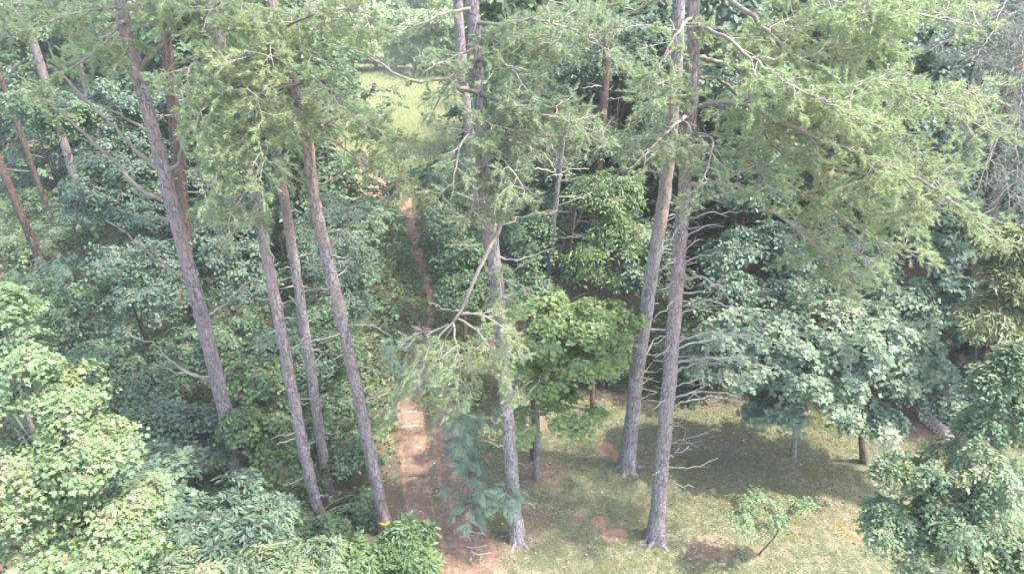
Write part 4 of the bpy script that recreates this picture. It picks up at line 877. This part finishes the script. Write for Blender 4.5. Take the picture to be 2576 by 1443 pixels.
tree('elm-leaved tree filling the lower right corner', [(2330, 1240, 7.0, 130, 90), (2470, 1150, 7.0, 150, 110), (2480, 1070, 7.4, 50, 50), (2540, 1020, 7.2, 90, 90), (2290, 1340, 6.6, 100, 70), (2440, 1320, 6.5, 170, 120), (2370, 1420, 6.2, 170, 80), (2560, 1420, 6.2, 120, 90), (2250, 1170, 7.0, 34, 24), (2490, 955, 7.2, 46, 40), (2560, 900, 7.2, 40, 40), (2225, 1280, 6.8, 40, 30)], 'elm', .068, 'elm', cat='elm tree', name='elm_tree', trunk_r=.11, n_clump=17, n_spray=8, clump_r=.33, spray=.27, twigs=3, m=6, droop=.6)
tree('small pale sapling standing alone on the sunny lawn', [(1890, 1255, 10.7, 45, 30), (1955, 1290, 10.6, 55, 24), (1890, 1325, 10.5, 45, 30), (2020, 1260, 10.6, 26, 12), (1860, 1300, 10.4, 40, 20)], 'oval', .06, 'maple_lime', cat='sapling', name='sapling', base=G(1905, 1395), trunk_r=.02, n_clump=8, n_spray=4, clump_r=.6, spray=.16, twigs=3, m=4, bark='stem', limbs=16)
lb = G(1195, 1270)
tree('feathery blue-green locust sapling in front of the centre pine', [(1140, 1080, 12.4, 60, 55), (1200, 1060, 12.4, 60, 40), (1160, 1150, 11.8, 55, 40), (1190, 1230, 11.3, 75, 45), (1170, 1290, 10.9, 50, 25), (1280, 1250, 10.9, 30, 25)], 'pinnate', .21, 'locust', cat='locust tree', name='locust_sapling', base=lb, trunk_r=.022, limbs=12, n_clump=6, n_spray=2, clump_r=.9, spray=.34, twigs=2, m=4, droop=.4, flat=1.3, bark='stem')
tree('feathery locust sapling by the path under the broken bough', [(1010, 900, 13.2, 50, 35), (1060, 960, 12.8, 45, 35)], 'pinnate', .21, 'locust', cat='locust tree', name='locust_sapling', base=G(975, 1050), trunk_r=.022, limbs=8, n_clump=6, n_spray=2, clump_r=.9, spray=.34, twigs=2, m=4, droop=.4, flat=1.3, bark='stem')
rb = 'trees of the wood behind the lawn'
rgt = [
 ('bluish broadleaf tree behind the twin pines at the lawn edge', [(1880, 640, 17.6, 120, 90), (1990, 700, 17.0, 110, 80), (1830, 740, 16.6, 90, 70)], 'diam', .17, 'teal'),
 ('teal tree behind the two small maples', [(2150, 720, 17, 130, 80), (2260, 780, 16.4, 100, 70), (2080, 640, 18, 110, 80)], 'diam', .17, 'teal'),
 ('big dark-leaved tree left of the grey conifer, upper right', [(2340, 620, 18.0, 110, 110), (2400, 520, 18.6, 110, 110), (2300, 500, 19, 100, 100)], 'maple4', .24, 'teal'),
 ('dark broad-leaved thicket below the grey conifer', [(2450, 830, 16.0, 120, 100), (2360, 780, 16.6, 100, 90), (2520, 900, 15.6, 90, 80)], 'maple4', .22, 'teal'),
 ('low dark thicket beside the brick edging', [(2320, 980, 15.6, 80, 55), (2400, 990, 15.4, 90, 60), (2480, 980, 15.2, 80, 60)], 'diam', .13, 'teal'),
 ('yellow-green tree in the shade between the centre pine and twin pines', [(1540, 590, 15.8, 70, 90), (1500, 500, 16.2, 60, 60), (1560, 500, 16.4, 60, 60), (1480, 680, 15.4, 60, 60)], 'lance', .16, 'fresh'),
 ('dense small-leaved holly at the wood edge beside the twin pines', [(1545, 910, 17.0, 55, 60), (1500, 860, 17.4, 50, 50)], 'diam', .09, 'deep'),
 ('leafy sapling right behind the centre pine', [(1360, 620, 16.0, 90, 90), (1340, 720, 15.4, 80, 60)], 'diam', .14, 'deep'),
 ('dark sapling right of the footpath beyond the centre pine', [(1175, 640, 19.4, 70, 70), (1160, 730, 18.0, 55, 60), (1150, 560, 21, 65, 60)], 'diam', .14, 'deep'),
 ('dark shrub hemming the right side of the far footpath', [(1160, 450, 26, 60, 50), (1130, 500, 25, 30, 35)], 'diam', .16, 'deep'),
 ('tall grey-green tree behind the brown furrowed trunk', [(1420, 200, 22, 130, 130), (1560, 170, 22, 120, 140), (1640, 330, 21, 80, 110)], 'lance', .19, 'teal'),
 ('grey-green tree at the top between centre pine and twin pines', [(1480, 380, 20, 120, 110), (1350, 420, 20, 100, 110)], 'lance', .18, 'wood_leaf'),
 ('shaded tree hidden behind the long pine boughs', [(1880, 250, 22, 130, 140), (2050, 350, 21, 120, 120), (1850, 450, 20, 110, 110)], 'diam', .19, 'teal'),
 ('dark tree behind the boughs at the upper right', [(2250, 150, 22, 130, 130), (2400, 200, 21, 110, 120), (2280, 330, 20.5, 110, 110)], 'maple4', .24, 'teal'),
 ('shadowy shrub behind the twin pines low down', [(1640, 720, 18.5, 80, 80), (1600, 600, 19, 80, 80), (1760, 900, 17.0, 90, 60)], 'diam', .15, 'teal'),
 ('dark broadleaf at the far right edge behind the cedar', [(2560, 700, 18, 90, 120), (2580, 500, 18.5, 90, 120)], 'maple4', .22, 'teal'),
]
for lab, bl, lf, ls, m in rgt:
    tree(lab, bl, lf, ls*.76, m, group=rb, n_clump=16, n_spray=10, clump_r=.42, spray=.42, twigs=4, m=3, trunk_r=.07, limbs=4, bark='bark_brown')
tree('yellowish cedar with feathery sprays at the right edge', [(2530, 690, 13.0, 90, 70), (2500, 790, 12.6, 80, 70), (2570, 840, 12.4, 80, 60), (2560, 620, 13.2, 70, 60)], 'thin', .15, 'cedar', cat='cedar tree', name='cedar_tree', trunk_r=.08, bark='bark_brown', n_clump=15, n_spray=9, clump_r=.42, spray=.3, twigs=5, m=5, droop=.5)
# lichen-spotted snag and a broken stump in the gap behind the centre pine
def snag(label, pts, Y_, w0, w1, n, bark):
    p = [atY(px, py, Y_) for px, py in pts]; b = p[0].copy(); b[2] = 0; g0 = np.array([b[0], b[1], gz(b[0], b[1])-.1]); full = smoothpath([g0] + p, .2, .01)
    root = empty('dead_tree', g0); tag(root, label, 'dead tree'); a = Acc(); tube(a, full, np.linspace(w0, w1, len(full))/2, 9, rough=.06); a.build('trunk', M[bark], root, True, origin=g0)
    for _ in range(n):
        q = full[rng.integers(len(full)//3, len(full)-1)]; az = rng.uniform(0, 6.28); l = rng.uniform(.5, 1.6); dv = np.array([math.cos(az), math.sin(az)*.6, rng.uniform(-.1, .5)])
        dead_limb(root, g0, [q, q + dv*l*.5 + rng.normal(0, .05, 3), q + dv*l], .02, 4, 'dead', .5)
snag('slender lichen-spotted dead tree with bare twigs behind the centre pine', [(1378, 740), (1390, 600), (1408, 420), (1418, 330)], 15.8, .17, .12, 16, 'bark_pale')
snag('broken-topped brown stump high in the gap behind the centre pine', [(1340, 450), (1345, 330), (1356, 195)], 20, .26, .2, 5, 'bark_brown')
snag('short broken trunk under the yellow-green maple', [(1345, 860), (1346, 775)], 13.9, .15, .11, 1, 'bark_brown')

# ------------------------------------------------------------------ background wood: shared crowns
def bg_tree_mesh(h, R, leaf, ls, mtl, nb=5, **kw):
    bl = []
    for i in range(nb):
        t = (i+.5)/nb; a = rng.uniform(0, 6.28); rr = R*math.sin(math.pi*(.2+.7*t))*.45; bl.append((np.array([math.cos(a)*rr, math.sin(a)*rr, h*(.12+.78*t)]), (R*(1.05-.5*t), R*(1.05-.5*t), h*.16)))
    acc, q = crown_mesh(bl, leaf, ls, twig=False, **kw); return acc.mesh('crown', [M[mtl], M['stem']])
KW = dict(n_clump=15, n_spray=8, clump_r=.45, spray=.6, twigs=4, m=3)
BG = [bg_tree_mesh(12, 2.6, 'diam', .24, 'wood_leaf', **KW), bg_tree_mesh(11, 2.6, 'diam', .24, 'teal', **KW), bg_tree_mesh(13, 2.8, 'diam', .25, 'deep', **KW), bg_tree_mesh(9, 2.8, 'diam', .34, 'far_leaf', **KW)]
tm = Acc(); tube(tm, smoothpath([(0, 0, -.2), (.08, .05, 4), (-.05, .1, 8), (0, 0, 10.5)], .6, .02), np.linspace(.2, .06, 18)[:len(smoothpath([(0, 0, -.2), (.08, .05, 4), (-.05, .1, 8), (0, 0, 10.5)], .6))], 8)
TRUNK = tm.mesh('trunk', M['bark_brown'], True)
def bgtree(x, y, kind, s, label, group):
    root = empty('broadleaf_tree', (x, y, gz(x, y))); tag(root, label, 'tree', group); root.rotation_euler = (0, 0, rng.uniform(0, 6.28)); root.scale = (s, s, s*rng.uniform(.9, 1.15))
    for nm, me in (('crown', BG[kind]), ('trunk', TRUNK)):
        o = bpy.data.objects.new(nm, me); COL.objects.link(o); o.parent = root
        if nm == 'crown': o['kind'] = 'stuff'
cnt = 0
for Yr in (25, 30, 36, 43, 52, 63, 77, 95):
    for px in np.arange(-150, 2800, {25: 170, 30: 150, 36: 135, 43: 120, 52: 105, 63: 95, 77: 85, 95: 75}[Yr]):
        p = px + rng.uniform(-40, 40); yy = Yr*rng.uniform(.95, 1.07); c = atY(p, 500, yy)
        if yy < (33 if p > 120 else 40) and p < 330: continue
        if yy > 63 and (p < 200 or p > 1700): continue
        lo, hi = np.interp(yy, [20, 30, 45, 95], [880, 840, 800, 800]), np.interp(yy, [20, 30, 45, 95], [1150, 1150, 1120, 1130])
        pad = 2.2*1717/yy
        if lo - pad*.6 < p < hi + pad*(1.1 if yy < 45 else 2.2): continue
        x_ = (p-1288)/FPX*(yy*CP + 7*SP)
        left = p < 1000
        kd = int(rng.choice([0, 1, 2], p=[.45, .2, .35] if left else [.4, .4, .2])); sd_n = 'left' if left else 'right'; tone = ('grey-green', 'bluish', 'deep green')[kd]
        bgtree(x_, yy, kd, rng.uniform(.85, 1.2), 'shaded %s woodland tree in the deep wood %s of the clearing' % (tone, sd_n), '%s woodland trees %s of the clearing' % (tone, sd_n))
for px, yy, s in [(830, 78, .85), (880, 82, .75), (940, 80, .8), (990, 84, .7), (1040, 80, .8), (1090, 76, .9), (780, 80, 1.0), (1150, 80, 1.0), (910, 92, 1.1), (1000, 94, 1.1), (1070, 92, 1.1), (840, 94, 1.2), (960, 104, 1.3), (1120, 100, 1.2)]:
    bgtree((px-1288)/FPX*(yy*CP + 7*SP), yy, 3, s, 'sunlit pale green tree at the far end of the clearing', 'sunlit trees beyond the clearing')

# ------------------------------------------------------------------ small things
def simple_tube(name, label, cat, pts, r, mtl, k=7, group=None, forks=()):
    w = [G(px, py) for px, py in pts]; w = [np.array([p[0], p[1], gz(p[0], p[1]) + r*.6]) for p in w]; b = w[0].copy(); a = Acc()
    pth = smoothpath(w, .06, .006); tube(a, pth, r*np.linspace(1, .6, len(pth)), k, rough=.1)
    for fk in forks:
        q = [G(px, py) for px, py in fk]; q = smoothpath([np.array([p[0], p[1], gz(p[0], p[1]) + r*.5]) for p in q], .06, .005); tube(a, q, r*.6*np.linspace(1, .5, len(q)), 5)
    return tag(a.build(name, mtl, None, True, origin=b), label, cat, group)
def place(o, p): o.location = p
for nm, lab, pts, r, mt, fk in [
  ('tree_root', 'pale root crossing the clay rut, uppermost of three', [(1168, 1332), (1190, 1335), (1222, 1341)], .022, 'root', ()),
  ('tree_root', 'pale root crossing the clay rut, middle one', [(1174, 1371), (1200, 1373), (1224, 1368)], .018, 'root', ()),
  ('tree_root', 'forked pale root across the clay rut, lowest one', [(1185, 1382), (1203, 1392), (1235, 1386)], .022, 'root', ([(1195, 1388), (1184, 1402)], [(1212, 1392), (1208, 1406)])),
  ('stick', 'dark stick lying on the clay rut near the bottom edge', [(1178, 1397), (1184, 1408), (1190, 1421)], .022, 'stem', ()),
  ('log_step', 'pale log lying across the narrow footpath as a step', [(1010, 1076), (1030, 1075), (1052, 1072)], .045, 'root', ()),
  ('log_step', 'thin worn log across the footpath above the pale one', [(1012, 1036), (1030, 1036), (1048, 1034)], .03, 'root', ()),
  ('log_step', 'dark buried log across the footpath, nearest the cherry shrub', [(1030, 1196), (1050, 1196), (1072, 1195)], .035, 'stem', ()),
  ('stick', 'thin pale stick on the clay beside the footpath', [(1098, 1300), (1112, 1290), (1124, 1284)], .012, 'dead', ()),
  ('stick', 'short pale branch on the litter right of the centre pine', [(1328, 1262), (1345, 1268)], .02, 'root', ())]:
    w0 = G(*pts[0]); o = simple_tube(nm, lab, 'root' if nm == 'tree_root' else ('stick' if nm == 'stick' else 'log'), pts, r, M[mt], forks=fk); o.location = (w0[0], w0[1], gz(w0[0], w0[1]) + r*.6)
def flat_mat(name, c, rough=.6):
    m = mat(name); g = N(m); co = g.n('ShaderNodeTexCoord').outputs['Object']; n = g.noise(co, 20, 5, .7)
    p = g.n('ShaderNodeBsdfPrincipled', ins={'Base Color': g.mix(n, tuple(x*.75 for x in c), c), 'Roughness': rough}); g.out(p.outputs[0]); return m
# yellow marker band tacked round the foot of a pine
root, base, full, r = PINES['d']; s, rr = on('d', 966, 1303); a = Acc(); k = 10; V = []
for ri, zz in ((rr+.012, .06), (rr+.012, -.06), (rr+.018, .06), (rr+.018, -.06)):
    for i in range(k): an = -math.pi*.95 + i/(k-1)*math.pi*.75; V.append((math.cos(an)*ri, math.sin(an)*ri, zz + .02*math.sin(i*1.7)))
F = []
for i in range(k-1):
    for p, q in ((0, 1), (3, 2), (2, 0), (1, 3)): F += [(p*k+i, p*k+i+1, q*k+i+1), (p*k+i, q*k+i+1, q*k+i)]
a.add(V, F); o = tag(a.build('marker_band', flat_mat('yellow_plastic', (.62, .45, .10), .5), None, True), 'yellow marker band round the foot of a pine', 'marker'); o.location = s
# brick edging
bm_ = flat_mat('brick_pink', (.58, .44, .41), .85); root = empty('brick_edging', G(2345, 1080)); tag(root, 'short stepped row of pinkish bricks edging the bed at the wood edge', 'brick edging')
def brick_mesh():
    a = Acc(); l, w, h, e = .11, .055, .04, .006; V = []
    for z, sh in ((-h, e), (-h+e, 0), (h-e, 0), (h, e)): V += [(-l+sh, -w+sh, z), (l-sh, -w+sh, z), (l-sh, w-sh, z), (-l+sh, w-sh, z)]
    F = [(0, 2, 1), (0, 3, 2), (12, 13, 14), (12, 14, 15)]
    for ring in range(3):
        for i in range(4): j = (i+1) % 4; F += [(ring*4+i, ring*4+j, ring*4+4+j), (ring*4+i, ring*4+4+j, ring*4+4+i)]
    a.add(V, F); return a.mesh('brick', bm_)
BRK = brick_mesh(); r0_ = np.array(root.location); p0, p1 = G(2318, 1052), G(2385, 1108)
for c_i in range(3):
    for i in range(9):
        t = (i + .5*(c_i % 2))/8.5; p = p0*(1-t) + p1*t; an = math.atan2(p1[1]-p0[1], p1[0]-p0[0]) + math.radians(62)
        o = bpy.data.objects.new('brick', BRK); COL.objects.link(o); o.parent = root; o.location = (p[0]-r0_[0] + rng.normal(0, .012), p[1]-r0_[1] + .05*c_i + rng.normal(0, .01), gz(p[0], p[1]) + .045 + c_i*.084); o.rotation_euler = (rng.normal(0, .04), rng.normal(0, .04), an + rng.normal(0, .07))
print('tris', sum(len(m.polygons) for m in bpy.data.meshes))

# ------------------------------------------------------------------ thin volume veil added to lift the blacks and soften contrast
hz = Acc(); x0, x1, y0, y1, z0, z1 = -420, 420, -80, 920, -1.5, 24.5
hz.add([(x0, y0, z0), (x1, y0, z0), (x1, y1, z0), (x0, y1, z0), (x0, y0, z1), (x1, y0, z1), (x1, y1, z1), (x0, y1, z1)], [(0, 2, 1), (0, 3, 2), (4, 5, 6), (4, 6, 7), (0, 1, 5), (0, 5, 4), (1, 2, 6), (1, 6, 5), (2, 3, 7), (2, 7, 6), (3, 0, 4), (3, 4, 7)])
hm = mat('veil_volume'); g = N(hm); pv = g.n('ShaderNodeVolumePrincipled', ins={'Color': (.93, .96, 1.0, 1), 'Density': .0010, 'Anisotropy': .0})
hm.node_tree.links.new(pv.outputs[0], g.n('ShaderNodeOutputMaterial').inputs['Volume'])
o = hz.build('tone_veil', hm); o['kind'] = 'stuff'; o['label'] = 'thin veil added over the whole wood to lift its dark tones'
SC.cycles.volume_bounces = 1; SC.cycles.volume_step_rate = 4.0
